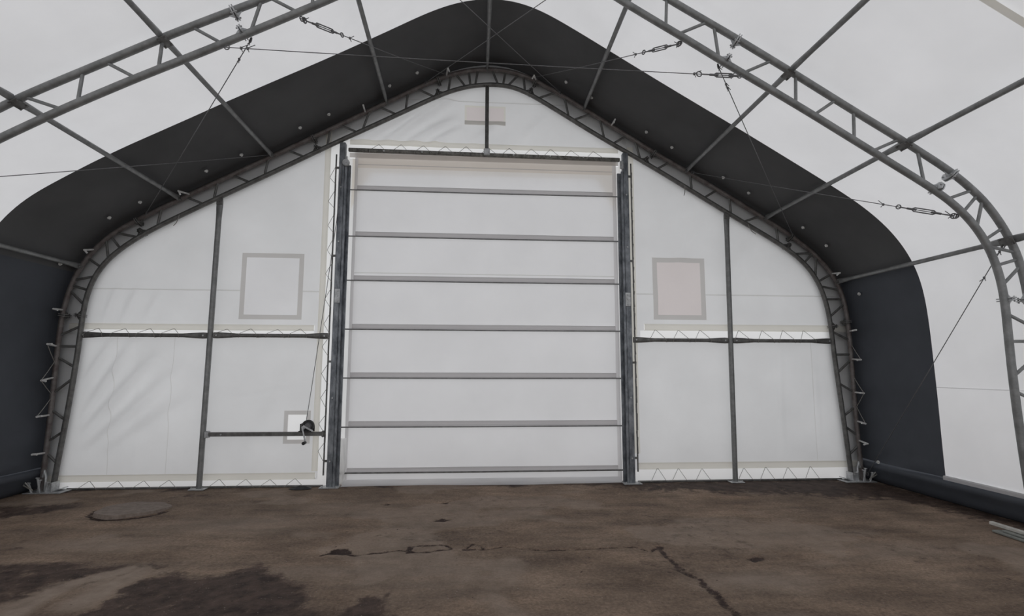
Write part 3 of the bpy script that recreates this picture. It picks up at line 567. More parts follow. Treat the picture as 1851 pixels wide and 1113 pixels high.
# loose hem lying at the foot of the curtain
v = []; f = []; xs = np.linspace(-1.95, 1.97, 80)
for i, x in enumerate(xs):
    wob = 0.5+0.5*math.sin(x*2.1+0.6); lift = 0.02*wob
    for k, (y, z) in enumerate(((0.115, 0.075), (0.085, 0.055), (0.070, 0.030), (0.060-0.03*wob, 0.010), (0.03-0.05*wob, 0.006))):
        v.append((x, y+0.006*math.sin(7*x), z+0.008*math.sin(11*x+k)*(k in (1, 2))))
    if i:
        for k in range(4): f.append(((i-1)*5+k, i*5+k, i*5+k+1, (i-1)*5+k+1))
put(link_mesh('bottom_hem', v, f, 'door'), door)
# loose fold of cloth at the lower left edge
v = []; f = []
for i in range(16):
    t = i/15; z = 0.02+0.62*t; b = 0.05*math.sin(math.pi*t)**2*(1 if t < 0.5 else 0.5)
    for k, (dx, dy) in enumerate(((-0.06, 0.03), (-0.035+0.6*b, -0.02-b), (0.01+b, -0.045-b*0.6), (0.035, 0.015))):
        v.append((-1.955+dx, Y_WALL+0.01+dy, z))
    if i:
        for k in range(3): f.append(((i-1)*4+k, (i-1)*4+k+1, i*4+k+1, i*4+k))
put(link_mesh('loose_fold', v, f, 'bright'), door)
# weather strips that close the slits beside the curtain
for x in (-1.965, 2.01):
    MB().box((x, Y_WALL+0.075, 2.36), (0.17 if x < 0 else 0.09, 0.004, 4.72)).build('weather_strip', 'bright', door)
# sheer hood outside, above and beside the top of the curtain
hm, hn, hl = mat('sheer_hood_cloth'); ho = N(hn, 'ShaderNodeOutputMaterial'); ht = N(hn, 'ShaderNodeBsdfTransparent'); ht.inputs[0].default_value = (0.93, 0.90, 0.86, 1)
hd = N(hn, 'ShaderNodeBsdfTranslucent'); hd.inputs[0].default_value = (0.8, 0.77, 0.72, 1); hx = N(hn, 'ShaderNodeMixShader'); hx.inputs[0].default_value = 0.22
hl.new(ht.outputs[0], hx.inputs[1]); hl.new(hd.outputs[0], hx.inputs[2]); hl.new(hx.outputs[0], ho.inputs['Surface']); M['sheer'] = hm
mb = MB(); mb.prism([(-1.99, 4.72), (-1.99, 3.95), (-1.88, 4.2), (-1.70, 4.50), (1.68, 4.50), (1.78, 4.35), (1.90, 4.1), (1.99, 3.95), (1.99, 4.72)], (1, 0, 0), (0, 0, 1), (0, Y_WALL+0.075, 0), (0, 0.003, 0)).build('hood', 'sheer', door, flat=True)

# ================================================================ ARCH TRUSSES
def flange(mb, p, t, inward, y):
    """pair of bolted half-round splice plates on a chord"""
    T = Vector((t[0], 0, t[1])); I = Vector((inward[0], 0, inward[1])); O = V3(p, y)
    poly = [(0.085*math.sin(a), 0.02+0.085*(1-math.cos(a)) if False else 0.0+0.105*math.cos(a)) for a in np.linspace(-math.pi/2, math.pi/2, 9)]
    for s in (-0.016, 0.006):
        mb.prism(poly, (0, 1, 0), I, O+T*s, T*0.010)
    for s in (-1, 1):
        mb.prism([(0.0, 0.03), (0.075, 0.03), (0.0, 0.09)], T*s, I, O+Vector((0, -0.003, 0)), (0, 0.006, 0))
    for yy in (-0.05, 0.05):
        mb.tube([O+T*-0.03+I*0.055+Vector((0, yy, 0)), O+T*0.03+I*0.055+Vector((0, yy, 0))], 0.008, 6)
def make_arch(label, out, inn, webs, y, m_out, m_in, m_web, splices, r, rw):
    root = empty('arch_truss', (0, y, 0)); tag(root, label, 'truss', None, 'thing')
    MB().tube([V3(p, y) for p in out], r, 14).build('outer_chord', m_out, root)
    MB().tube([V3(p, y) for p in inn], r, 14).build('inner_chord', m_in, root)
    for a, b in webs:
        A, B = V3(nearest(out, a), y), V3(nearest(inn, b), y); d = (B-A).normalized()
        A2, B2 = A+d*r*0.6, B-d*r*0.6
        MB().tube([A2, A2+d*0.03, B2-d*0.03, B2], [rw*0.9, rw, rw, rw*0.9], 10).build('web_brace', m_web, root)
    for (p, which) in splices:
        c = out if which == 'o' else inn; q = nearest(c, p); t = tangent(c, p); n_in = np.array((t[1], -t[0]))
        mb = MB(); flange(mb, q, t, n_in if which == 'o' else -n_in, y); mb.build('splice_flange', 'zinc' if y < -1 else 'gable', root)
    return root
g_spl = [((-0.72, 5.94), 'o'), ((-0.72, 5.68), 'i'), ((0.76, 5.97), 'o'), ((0.66, 5.75), 'i'), ((-2.54, 4.95), 'o'), ((-2.45, 4.74), 'i'), ((2.53, 4.9), 'o'), ((2.4, 4.74), 'i'),
         ((-4.88, 3.65), 'o'), ((-4.77, 3.47), 'i'), ((4.65, 3.64), 'o'), ((4.6, 3.44), 'i'), ((-5.75, 2.35), 'o'), ((-5.48, 2.32), 'i'), ((5.49, 2.3), 'o'), ((5.21, 2.25), 'i')]
gable_arch = make_arch('dark weathered arch truss standing against the white end wall', g_out, g_in, GABLE_WEBS, 0.0, 'rust', 'gable', 'gable', g_spl, 0.033, 0.017)
a_spl = [((-2.51, 4.99), 'o'), ((-2.42, 4.75), 'i'), ((2.52, 4.97), 'o'), ((2.37, 4.69), 'i'), ((4.70, 3.66), 'o'), ((4.54, 3.40), 'i'), ((5.40, 2.34), 'o'), ((5.16, 2.34), 'i')]
a_webs = list(ARCH_WEBS)
for (a, b) in GABLE_WEBS:
    if a[0] < -4.5 or (-2.1 < a[0] < 1.6): a_webs.append((a, b))
    elif a[0] > 5.0 and a[1] < 2.2: a_webs.append(((a[0], a[1]), (b[0]-0.1, b[1])))
near_arch = make_arch('grey tube arch truss crossing overhead nearer the camera than the end wall', a_out, a_in, a_webs, -S, 'steel', 'steel', 'steel', a_spl, 0.036, 0.016)

# tension brackets, tie ropes and feet of the end arch
for (x, z) in BRACKETS:
    q = nearest(g_out, (x, z)); A = V3(q, -0.02); B = Vector((x, -0.28, z)); d = (B-A).normalized()
    br = MB().tube([A, A+d*0.05, B], 0.0125, 8)
    n_ = nearest(cover, (x, z))-np.array((x, z)); L = np.linalg.norm(n_); n_ = n_/max(L, 1e-4)
    br.tube([B-d*0.012, B-d*0.012+Vector((n_[0], 0, n_[1]))*-0.055], 0.012, 8)
    o = br.build('tension_bracket', 'pale', gable_arch); tag(o, 'pale L-shaped bracket')
    if abs(x) > 5.3 and z < 2.0:
        for dz in ((-0.2,) if z > 1.8 else (0.2, -0.2) if 1.1 < z < 1.5 else (0.2,) if z > 0.6 else ()):
            C_ = V3(nearest(g_out, (q[0], q[1]+dz)), -0.03)
            MB().tube([B, (B+C_)/2+Vector((0, 0, -0.006)), C_], 0.0045, 6).build('tie_rope', 'rope', o)
for sgn, xo, xi in ((-1, -5.78, -5.64), (1, 5.53, 5.37)):
    cx = (xo+xi)/2
    ft = MB().box((cx-sgn*0.05, -0.02, 0.006), (0.46, 0.30, 0.012), bevel=0.003).build('foot_plate', 'zinc', gable_arch)
    mb = MB().box((xi-sgn*0.06, -0.05, 0.07), (0.012, 0.14, 0.12)).box((xi-sgn*0.02, -0.10, 0.05), (0.09, 0.01, 0.08)).box((xi-sgn*0.10, -0.02, 0.03), (0.10, 0.16, 0.012), Matrix.Rotation(0.3*sgn, 3, 'Y'))
    mb.build('gusset', 'zinc', ft)
    for k in range(4):
        a = 0.5*k; x = xo-sgn*(-0.02+0.05*k); y = -0.13+0.03*(k % 2)
        st = MB().tube([(x, y, 0.0), (x+sgn*0.03*math.cos(3*k), y-0.02, 0.13+0.03*(k % 3))], 0.012, 8).disc((x+sgn*0.03*math.cos(3*k), y-0.02, 0.135+0.03*(k % 3)), (0.2, 0.1, 1), 0.022, 0.012, 10)
        st.build('anchor_stake', 'zinc', ft)
    MB().tube([(xo+sgn*0.03, -0.12, 0.04), (xo+sgn*0.06, -0.22, 0.12), (xo+sgn*0.02, -0.25, 0.16), (xo-sgn*0.04, -0.2, 0.05)], 0.008, 7).build('tie_rope', 'rope', ft)
    MB().tube([(xi+sgn*0.06, -0.05, 0.02), (xi+sgn*0.055, -0.06, 0.20), (xi+sgn*0.075, -0.06, 0.27), (xi+sgn*0.10, -0.05, 0.19)], 0.014, 8).build('pipe_hook', 'zinc', ft)
for sgn, xx in ((-1, -5.71), (1, 5.35)):
    MB().box((xx, -S, 0.006), (0.4, 0.3, 0.012), bevel=0.003).build('foot_plate', 'zinc', near_arch)

# ================================================================ PURLINS
PUR = [('ridge', (-0.01, 6.12), 'along the ridge'), ('L1', (-1.46, 5.53), 'first left of the ridge'), ('R1', (1.47, 5.56), 'first right of the ridge'),
       ('L2', (-3.09, 4.70), 'second left of the ridge'), ('R2', (3.05, 4.67), 'second right of the ridge'),
       ('L3', (-4.30, 4.00), 'third left of the ridge'), ('R3', (4.27, 3.92), 'third right of the ridge'),
       ('L4', (-5.59, 2.98), 'lowest on the left'), ('R4', (5.39, 2.95), 'lowest on the right')]
def make_purlin(y0, y1, p, label, group, r=0.027, p1=None):
    p1 = p if p1 is None else p1
    root = empty('purlin', (p[0], y0, p[1])); tag(root, label, 'purlin', group)
    sg = 1 if y1 > y0 else -1
    ys = [y0, y0+sg*0.05, y0+sg*0.16, y0+sg*0.30, y1-sg*0.30, y1-sg*0.16, y1-sg*0.05, y1]
    sq = [(0.55, 1.5), (0.6, 1.5), (0.85, 1.25), (1, 1), (1, 1), (0.85, 1.25), (0.6, 1.5), (0.55, 1.5)]
    MB().tube([(p[0]+(p1[0]-p[0])*(y-y0)/(y1-y0), y, p[1]+(p1[1]-p[1])*(y-y0)/(y1-y0)) for y in ys], r, 12, squash=sq).build('tube', 'steel', root)
    return root
for nm, p, where in PUR:
    off = nearest(g_out, p); q = (p[0], p[1])
    n_ = np.array(p)-off
    root = make_purlin(-0.035, -S+0.035, nearest(g_out, p), 'galvanized purlin tube joining the two arches, %s' % where, 'purlins joining the two arches', p1=nearest(a_out, p))
    P_ = nearest(g_out, p)
    MB().box((P_[0], -0.05, P_[1]), (0.03, 0.07, 0.075), Matrix.Rotation(-math.atan2(tangent(g_out, p)[1], tangent(g_out, p)[0]), 3, 'Y'), 0.006).tube([(P_[0]-0.03, -0.06, P_[1]), (P_[0]+0.03, -0.06, P_[1])], 0.009, 6).build('end_bracket', 'gable', root)
    if nm in ('L2', 'R2', 'L3', 'R3', 'R4'):
        r2 = make_purlin(-S-0.035, -2*S+0.035, nearest(a_out, p), 'galvanized purlin tube on the camera side of the nearer arch, %s' % where, 'purlins on the camera side of the nearer arch')
        P2 = nearest(a_out, p); ang = -math.atan2(tangent(a_out, p)[1], tangent(a_out, p)[0])
        R_ = Matrix.Rotation(ang, 3, 'Y'); mb = MB()
        dn = R_ @ Vector((0, 0, -1))
        mb.box(Vector((P2[0], -S, P2[1]))+dn*0.044, (0.085, 0.15, 0.010), R_, 0.004)
        for sx_, sy_ in ((-1, -1), (-1, 1), (1, -1), (1, 1)):
            c = Vector((P2[0], -S, P2[1]))+dn*0.05+R_ @ Vector((sx_*0.03, sy_*0.055, 0)); mb.tube([c, c+dn*0.012], 0.008, 6)
        tag(mb.build('clamp_plate', 'gable', r2), 'bolted clamp plate')

# ================================================================ END-WALL FRAME: posts, girts, header
def post_foot(parent, x, y=0.0, w=0.2):
    MB().box((x, y-0.01, 0.006), (w, 0.16, 0.012), bevel=0.003).tube([(x-w*0.36, y-0.06, 0.01), (x-w*0.36, y-0.06, 0.03)], 0.011, 6).tube([(x+w*0.36, y-0.06, 0.01), (x+w*0.36, y-0.06, 0.03)], 0.011, 6).build('base_plate', 'zinc', parent)
for x0, x1, lab in ((-3.80, -3.775, 'grey tube post left of the door, between the square window and the left arch leg'), (3.61, 3.65, 'grey tube post right of the door, beside the pinkish window')):
    zt = float(nearest(g_in, (x1, np.interp(x1, g_in[:, 0], g_in[:, 1])))[1])-0.02
    root = empty('wall_post', (x0, 0, 0)); tag(root, lab, 'post', 'tube posts of the end wall')
    zs = [0.0, 0.3, zt-0.32, zt-0.22, zt-0.10, zt-0.03, zt]
    MB().tube([(x0+(x1-x0)*z/zt, 0, z) for z in zs], [0.036]*7, 14, squash=[(1, 1), (1, 1), (1, 1), (1.12, 0.75), (1.3, 0.45), (1.25, 0.4), (0.9, 0.35)]).build('tube', 'steel', root)
    MB().box((x1, -0.01, zt-0.035), (0.085, 0.022, 0.10), bevel=0.004).tube([(x1, -0.03, zt-0.04), (x1, 0.02, zt-0.04)], 0.011, 6).build('top_clamp', 'gable', root)
    post_foot(root, x0)
def girt(xa, xb, z, lab, m='gable'):
    root = empty('wall_girt', (xa, 0, z)); tag(root, lab, 'girt', 'horizontal tubes of the end wall')
    L = xb-xa; xs = [xa, xa+0.05, xa+0.16, xa+0.32, xb-0.32, xb-0.16, xb-0.05, xb]
    MB().tube([(x, 0, z) for x in xs], 0.027, 12, squash=[(1.5, 0.5), (1.6, 0.5), (1.4, 0.75), (1, 1), (1, 1), (1.4, 0.75), (1.6, 0.5), (1.5, 0.5)]).build('tube', m, root)
    for x in (xa+0.045, xb-0.045): MB().tube([(x, -0.022, z), (x, 0.022, z)], 0.012, 6).build('bolt', 'zinc', root)
    return root
girt(-5.48, -3.83, 2.05, 'dark horizontal tube between the left arch leg and the left post')
girt(-3.745, -2.20, 2.055, 'dark horizontal tube between the left post and the door post, over the winch')
girt(2.16, 3.59, 2.03, 'dark horizontal tube between the door post and the right post')
girt(3.67, 5.20, 2.03, 'dark horizontal tube between the right post and the right arch leg')
rail = empty('winch_rail', (-3.74, 0, 0.715)); tag(rail, 'low horizontal square tube carrying the winch', 'rail')
MB().box((-2.97, 0, 0.715), (1.555, 0.05, 0.055), bevel=0.006).build('tube', 'gable', rail)
MB().box((-3.735, -0.01, 0.715), (0.05, 0.075, 0.09), bevel=0.006).tube([(-3.735, -0.055, 0.735), (-3.735, 0, 0.735)], 0.011, 6).tube([(-3.735, -0.055, 0.695), (-3.735, 0, 0.695)], 0.011, 6).build('end_bracket', 'zinc', rail)
MB().box((-2.205, -0.01, 0.715), (0.03, 0.07, 0.085), bevel=0.006).build('end_bracket', 'gable', rail)
MB().tube([(-3.55, -0.026, 0.715), (-3.55, -0.036, 0.715)], 0.011, 6).build('bolt', 'zinc', rail)

# centre post under the ridge and header beam above the door
cp = empty('ridge_post', (0, 0, 4.82)); tag(cp, 'short upright channel from header beam to the arch crown', 'post')
MB().box((-0.022, 0.0, 5.33), (0.012, 0.05, 1.04)).box((0.022, 0.0, 5.33), (0.012, 0.05, 1.04)).box((0, 0.016, 5.33), (0.04, 0.012, 1.04)).build('channel', 'gable', cp)
MB().box((0, -0.02, 4.80), (0.09, 0.07, 0.10), bevel=0.008).tube([(-0.025, -0.065, 4.80), (-0.025, 0, 4.80)], 0.01, 6).tube([(0.025, -0.065, 4.80), (0.025, 0, 4.80)], 0.01, 6).build('foot_bracket', 'zinc', cp)
hb = empty('header_beam', (0, 0, 4.76)); tag(hb, 'dark mottled steel beam across the top of the door', 'beam')
MB().box((0, 0.0, 4.765), (4.03, 0.05, 0.052), Matrix.Rotation(0.006, 3, 'Y'), 0.006).build('beam', 'beam', hb)
for x in (-1.5, -0.95, 0.4, 0.95, 1.45): MB().tube([(x, -0.03, 4.765), (x, -0.042, 4.765)], 0.012, 6).build('bolt', 'zinc', hb)

# door posts with their guide channels
def door_post(sgn, label, ztop):
    xm = sgn*2.07; root = empty('door_post', (xm, 0, 0)); tag(root, label, 'door post', 'galvanized posts beside the door')
    zt = ztop
    MB().box((sgn*2.095, 0.01, zt/2), (0.085, 0.085, zt), bevel=0.008).build('square_tube', 'post', root)
    zg = 4.56
    g = MB()
    g.box((sgn*2.018, 0.045, zg/2), (0.066, 0.012, zg), bevel=0.003).box((sgn*2.046, 0.005, zg/2), (0.010, 0.085, zg), bevel=0.003)
    g.box((sgn*2.034, -0.035, zg/2), (0.034, 0.010, zg), bevel=0.003).box((sgn*1.990, 0.055, zg/2), (0.010, 0.03, zg), bevel=0.003)
    g.build('guide_channel', 'post', root)
    for z in (0.35, 1.2, 2.62, 3.4, 4.2):
        MB().tube([(sgn*2.095, -0.033, z), (sgn*2.095, -0.045, z)], 0.012, 6).build('bolt', 'zinc', root)
    sp = MB().box((sgn*2.085, -0.038, 2.62), (0.075, 0.012, 0.20), bevel=0.003)
    for dz in (-0.07, 0, 0.07): sp.tube([(sgn*2.085, -0.04, 2.62+dz), (sgn*2.085, -0.055, 2.62+dz)], 0.014, 6)
    tag(sp.build('splice_plate', 'zinc', root), 'pale bolted splice plate')
    MB().tube([(sgn*2.185, -0.0, 0.16), (sgn*2.185, 0.0, 4.70)], 0.011, 8).build('lacing_pipe', 'gable', root)
    for z in (0.35, 1.7, 3.2, 4.5): MB().box((sgn*2.16, 0, z), (0.06, 0.02, 0.03)).build('pipe_clip', 'gable', root)
    post_foot(root, sgn*2.09, 0.0, 0.26)
    return root
dpl = door_post(-1, 'blotchy galvanized door post on the winch side of the door', 4.88)
dpr = door_post(1, 'blotchy galvanized door post on the pinkish window side of the door', 4.86)
pl = MB().disc((-2.03, -0.06, 4.56), (0, 1, 0), 0.05, 0.03, 18, 0.012).box((-2.03, -0.045, 4.60), (0.03, 0.012, 0.12), bevel=0.003).tube([(-2.03, -0.085, 4.56), (-2.03, -0.03, 4.56)], 0.012, 8)
tag(pl.build('pulley', 'zinc', dpl), 'pale pulley wheel')
MB().box((2.03, -0.045, 4.66), (0.05, 0.03, 0.12), bevel=0.004).tube([(2.03, -0.07, 4.66), (2.03, -0.02, 4.66)], 0.016, 8).build('top_bracket', 'zinc', dpr)

# base pipes under the end wall
for xa, xb, lab in ((-5.5, -2.2, 'thin dark pipe on the floor under the end wall, winch side'), (2.2, 5.25, 'thin dark pipe on the floor under the end wall, far from the winch')):
    tag(MB().tube([(xa, 0.05, 0.012), ((xa+xb)/2, 0.05, 0.014), (xb, 0.05, 0.012)], 0.014, 8).build('base_pipe', 'gable'), lab, 'pipe', 'base pipes of the end wall')

# ================================================================ LACING ROPES
def lacing(label, a, b, up, pitch, height, r_pipe, yp, yw=Y_WALL-0.018, first=0.12):
    """zigzag rope from a pipe (a to b) to the eyelets of the fabric pocket, wrapped round the pipe"""
    A, B, U = Vector(a), Vector(b), Vector(up); d = (B-A); L = d.length; d.normalize(); pts = []
    n = int((L-first)/pitch)
    for k in range(n+1):
        s = first+k*pitch+random.uniform(-0.02, 0.02)
        if s+pitch*0.4 > L: break
        f0, f1 = A+d*(s-pitch*0.36), A+d*(s+pitch*0.36)
        F = Vector((0, -r_pipe-0.004, 0)); Bk = Vector((0, r_pipe+0.004, 0))
        eye = A+d*s+U*(height+random.uniform(-0.006, 0.01)); eye.y = yw
        pts += [f0-U*0.6*r_pipe-d*0.01+Bk*0.6, f0-U*r_pipe+F*0.5, f0+F, f0+U*r_pipe+F*0.4+d*0.015, eye-d*0.006, eye+d*0.006, f1+U*r_pipe+F*0.4-d*0.015, f1+F, f1-U*r_pipe+F*0.5]
    if len(pts) < 2: return
    o = MB().tube(pts, 0.0033, 6).build('lacing_rope', 'rope')
    return tag(o, label, 'rope', 'lacing ropes of the end wall')
lacing('zigzag lacing rope over the horizontal tube by the left arch leg', (-5.42, 0, 2.05), (-3.86, 0, 2.05), (0, 0, 1), 0.335, 0.095, 0.03, 0)
lacing('zigzag lacing rope over the horizontal tube above the winch', (-3.72, 0, 2.055), (-2.25, 0, 2.055), (0, 0, 1), 0.335, 0.095, 0.03, 0)
lacing('zigzag lacing rope over the tube from door post to right post', (2.40, 0, 2.03), (3.58, 0, 2.03), (0, 0, 1), 0.335, 0.155, 0.03, 0)
lacing('zigzag lacing rope over the tube from right post to right arch leg', (3.70, 0, 2.03), (5.15, 0, 2.03), (0, 0, 1), 0.335, 0.155, 0.03, 0)
lacing('zigzag lacing rope above the header beam', (-1.7, 0, 4.765), (1.95, 0, 4.765), (0, 0, 1), 0.32, 0.145, 0.026, 0)
lacing('zigzag lacing rope at the floor between left arch leg and left post', (-5.35, 0.05, 0.014), (-3.88, 0.05, 0.014), (0, 0, 1), 0.33, 0.085, 0.012, 0)
lacing('zigzag lacing rope at the floor under the winch', (-3.70, 0.05, 0.014), (-2.35, 0.05, 0.014), (0, 0, 1), 0.33, 0.085, 0.012, 0)
lacing('zigzag lacing rope at the floor between door post and right post', (2.36, 0.05, 0.014), (3.52, 0.05, 0.014), (0, 0, 1), 0.335, 0.165, 0.012, 0)
lacing('zigzag lacing rope at the floor between right post and right arch leg', (3.68, 0.05, 0.014), (5.15, 0.05, 0.014), (0, 0, 1), 0.335, 0.165, 0.012, 0)
lacing('zigzag lacing rope up the door post on the winch side', (-2.185, 0, 0.35), (-2.185, 0, 4.65), (-1, 0, 0), 0.355, 0.10, 0.012, 0)
lacing('zigzag lacing rope up the door post on the pinkish window side', (2.185, 0, 0.40), (2.185, 0, 4.6), (1, 0, 0), 0.355, 0.03, 0.012, 0)
# loose rope tails hanging under the inner chord
for (x, z, dx, lab) in ((-4.28, 3.73, -0.03, 'short loose rope tail hanging under the left rafter of the end arch'), (3.03, 4.36, -0.01, 'short loose rope tail hanging under the right rafter beside the door'), (3.97, 3.78, 0.05, 'curled loose rope tail hanging under the right rafter past the post')):
    q = nearest(g_in, (x, z)); P_ = V3(q, -0.036)
    tag(MB().tube([P_, P_+Vector((dx*0.3, -0.006, -0.06)), P_+Vector((dx, -0.008, -0.12)), P_+Vector((dx*2.2, -0.004, -0.16))], 0.006, 6).build('rope_tail', 'rope'), lab, 'rope')

# ================================================================ HAND WINCH
w = empty('hand_winch', (-2.42, -0.03, 0.745)); tag(w, 'black hand crank winch clamped on the low square tube', 'winch')
cx, cz = -2.40, 0.825
MB().box((-2.43, -0.045, 0.755), (0.17, 0.10, 0.014), bevel=0.003).box((-2.50, -0.02, 0.80), (0.012, 0.09, 0.11), bevel=0.003).box((-2.345, -0.02, 0.79), (0.05, 0.012, 0.08), bevel=0.003).build('frame', 'black', w)
MB().disc((cx, -0.065, cz), (0, 1, 0), 0.082, 0.012, 28, 0.058).disc((cx, -0.035, cz), (0, 1, 0), 0.082, 0.008, 28, 0.02).build('drum_flange', 'black', w)
MB().disc((cx, -0.05, cz), (0, 1, 0), 0.036, 0.05, 20).ring((cx, -0.045, cz), (0, 1, 0), 0.042, 0.007).ring((cx, -0.058, cz), (0, 1, 0), 0.042, 0.007).build('drum', 'cable', w)
MB().disc((cx-0.055, -0.075, cz-0.02), (0, 1, 0), 0.025, 0.012, 14).build('gear', 'zinc', w)
hd_ = MB().tube([(cx-0.06, -0.08, cz-0.03), (cx-0.055, -0.10, cz-0.05), (cx-0.03, -0.11, cz-0.13), (cx-0.015, -0.11, cz-0.20)], 0.011, 8).box((cx+0.01, -0.085, cz-0.03), (0.15, 0.008, 0.022), Matrix.Rotation(0.5, 3, 'Y')).build('crank', 'zinc', w)
MB().tube([(cx-0.015, -0.10, cz-0.215), (cx-0.013, -0.19, cz-0.215)], [0.02, 0.022], 12).build('grip', 'knob', hd_)
tag(MB().tube([(-2.436, -0.05, 0.83), (-2.38, -0.055, 1.3), (-2.24, -0.06, 2.6), (-2.13, -0.06, 3.7), (-2.082, -0.06, 4.56)], 0.0045, 6).build('winch_cable', 'cable'), 'thin steel cable running up from the hand winch to the pulley', 'cable')

# ================================================================ BRACING CABLES
def make_cable(a, b, label, sag=0.0, buckle=None, clips=(), r=0.0045):
    A, B = Vector(a), Vector(b); D = B-A; L = D.length; d = D.normalized()
    root = empty('bracing_cable', A); tag(root, label, 'cable', 'steel bracing cables')
    pts = []
    for k in range(25):
        t = k/24; p = A+D*t; p.z -= sag*4*t*(1-t); pts.append(p)
    def at(s):
        t = s/L; p = A+D*t; p.z -= sag*4*t*(1-t); return p
    MB().tube(pts, r, 6).build('wire', 'cable', root)
    ax = d.cross(Vector((0, 0, 1))); ax = ax.normalized(); nn = ax.cross(d)
    for s in clips:
        c = at(s); MB().box(c, (0.02, 0.02, 0.028), None, 0.005).tube([c, c+nn*-0.035+d*0.015], 0.004, 6).tube([c+ax*0.008, c+ax*0.008+d*0.07+nn*0.035], 0.004, 6).build('wire_clip', 'cable', root)
    if buckle:
        s0, ln = buckle; mb = MB()
        c0, c1 = at(s0), at(s0+ln)
        for s in (-1, 1): mb.tube([c0, c0+d*0.03+nn*0.02*s, c1-d*0.03+nn*0.02*s, c1], 0.0065, 7)
        mb.tube([c0-d*0.04, c0+d*0.05], 0.011, 8).tube([c1-d*0.05, c1+d*0.04], 0.011, 8)
        tb = mb.build('turnbuckle', 'cable', root)
        MB().tube([c0-d*0.12, c0], 0.007, 7).ring(c0-d*0.15, ax, 0.026, 0.0065, 14).build('eye_bolt', 'cable', tb)
        MB().tube([c1, c1+d*0.10], 0.007, 7).ring(c1+d*0.125, ax, 0.022, 0.0065, 14).build('eye_bolt', 'cable', tb)
    MB().ring(A+d*0.03, ax, 0.022, 0.006, 14).ring(B-d*0.03, ax, 0.022, 0.006, 14).build('end_loop', 'cable', root)
    return root
TY = -S+0.04; GY = -0.045
def T(x, z): q = nearest(a_in, (x, z)); return (float(q[0]), TY, float(q[1])-0.03)
def G(x, z): q = nearest(g_out, (x, z)); return (float(q[0]), GY, float(q[1]))
make_cable(T(-1.89, 5.0), G(-0.61, 6.03), 'bracing cable with turnbuckle from nearer arch up to the end arch crown, left side', 0.01, (0.22, 0.30), (0.06, 0.78))
make_cable(T(1.88, 4.93), G(0.72, 6.0), 'bracing cable with turnbuckle from nearer arch up to the end arch crown, right side', 0.01, (0.20, 0.26), (0.06, 0.72))
make_cable((-2.56, -S-0.01, 4.62), (2.52, -S-0.01, 4.56), 'long cable stretched level across the nearer arch, turnbuckle at its right end', 0.01, (4.78, 0.22), (0.16, 0.22, 4.58, 4.95))
make_cable(G(1.11, 5.78), T(-0.73, 5.59), 'crossing cable from right of the crown to the nearer arch on the left', 0.004)
make_cable(G(-0.94, 5.83), T(0.84, 5.58), 'crossing cable from left of the crown to the nearer arch on the right', 0.004)
make_cable(T(-2.29, 4.77), G(-4.76, 3.74), 'slanting cable falling from the nearer arch to the left rafter', 0.006, None, (0.05, 0.32))
make_cable(T(2.27, 4.73), G(4.67, 3.65), 'slanting cable falling from the nearer arch to the right rafter', 0.006, None, (0.05, 0.30, 0.36))
make_cable(T(-5.0, 3.28), G(-3.11, 4.66), 'cable from the left haunch of the nearer arch to the left rafter', 0.006, None, (0.1,))
make_cable(T(4.81, 3.18), G(3.11, 4.62), 'cable with turnbuckle from the right haunch of the nearer arch to the right rafter', 0.006, (0.20, 0.24), (0.07, 0.72))
q = nearest(a_out, (5.27, 2.91)); make_cable((float(q[0])-0.03, -S+0.03, float(q[1])-0.03), (5.56, -0.06, 0.08), 'cable slanting down the right side wall to the foot of the end arch', 0.0, None, (0.1, 0.42))

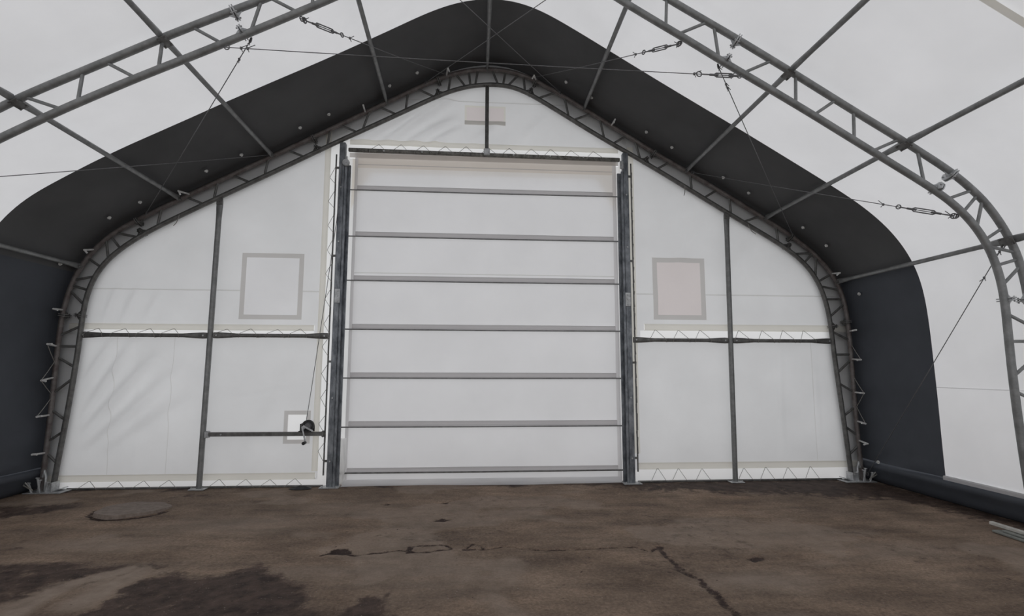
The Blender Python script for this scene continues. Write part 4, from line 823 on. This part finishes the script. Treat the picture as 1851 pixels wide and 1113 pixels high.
# ================================================================ THINGS ON THE FLOOR
v = []; f = []; nr, na = 6, 44; cxm, cym = -4.02, -1.02
for i in range(nr+1):
    for k in range(na):
        a = 2*math.pi*k/na; rr = (0.37+0.02*math.sin(3*a+1)+0.012*math.sin(7*a))*i/nr
        z = 0.018+0.014*(rr*math.sin(-a-0.3)/0.37)+0.004*(fbm(np.array(rr*math.cos(a)*6+9), np.array(rr*math.sin(a)*6+4), 3)-0.5)
        v.append((cxm+rr*math.cos(a)*0.95, cym+rr*math.sin(a)*0.95, float(z)))
for k in range(na):
    p = v[nr*na+k]; v.append((p[0]*1.0+0.012*math.cos(2*math.pi*k/na), p[1]+0.012*math.sin(2*math.pi*k/na), -0.012))
for i in range(nr+1):
    for k in range(na): f.append((i*na+k, i*na+(k+1) % na, (i+1)*na+(k+1) % na, (i+1)*na+k))
lid = link_mesh('utility_cover', v, f, 'lid'); lid.data.set_sharp_from_angle(angle=math.radians(40))
tag(lid, 'round dark grey cover slab standing slightly proud of the asphalt', 'cover')
def board(a, b, w, t, name, m, label):
    A, B = Vector(a), Vector(b); d = (B-A); L = d.length; ang = math.atan2(d.y, d.x)
    o = MB().box((A+B)/2, (L, w, t), Matrix.Rotation(ang, 3, 'Z'), 0.006).build(name, m); return tag(o, label, 'board', 'boards on the floor')
board((5.11, -2.36, 0.058), (5.05, -3.6, 0.058), 0.045, 0.034, 'timber_batten', 'board', 'narrow pale batten lying on top of the grey boards by the right wall')
board((5.09, -2.47, 0.012), (4.98, -3.9, 0.012), 0.17, 0.022, 'flat_board', 'greyboard', 'grey flat board lying on the asphalt, inner of the two boards')
board((5.08, -2.55, 0.0325), (4.99, -3.9, 0.0325), 0.10, 0.016, 'flat_board', 'greyboard', 'narrower grey board stacked on the flat board')
v = [(-2.62, -0.08, 0.004), (-2.52, -0.03, 0.022), (-2.42, -0.06, 0.03), (-2.33, -0.02, 0.016), (-2.30, -0.10, 0.004), (-2.42, -0.15, 0.005), (-2.53, -0.14, 0.004), (-2.47, -0.08, 0.045), (-2.38, -0.09, 0.04)]
f = [(0, 6, 7, 1), (1, 7, 2), (2, 7, 8), (2, 8, 3), (3, 8, 4), (4, 8, 5), (5, 8, 7), (5, 7, 6), (0, 1, 2, 3, 4, 5, 6)]
tag(link_mesh('cloth_scrap', v, f, 'knob', None, False), 'small crumpled black scrap on the floor under the winch', 'scrap')
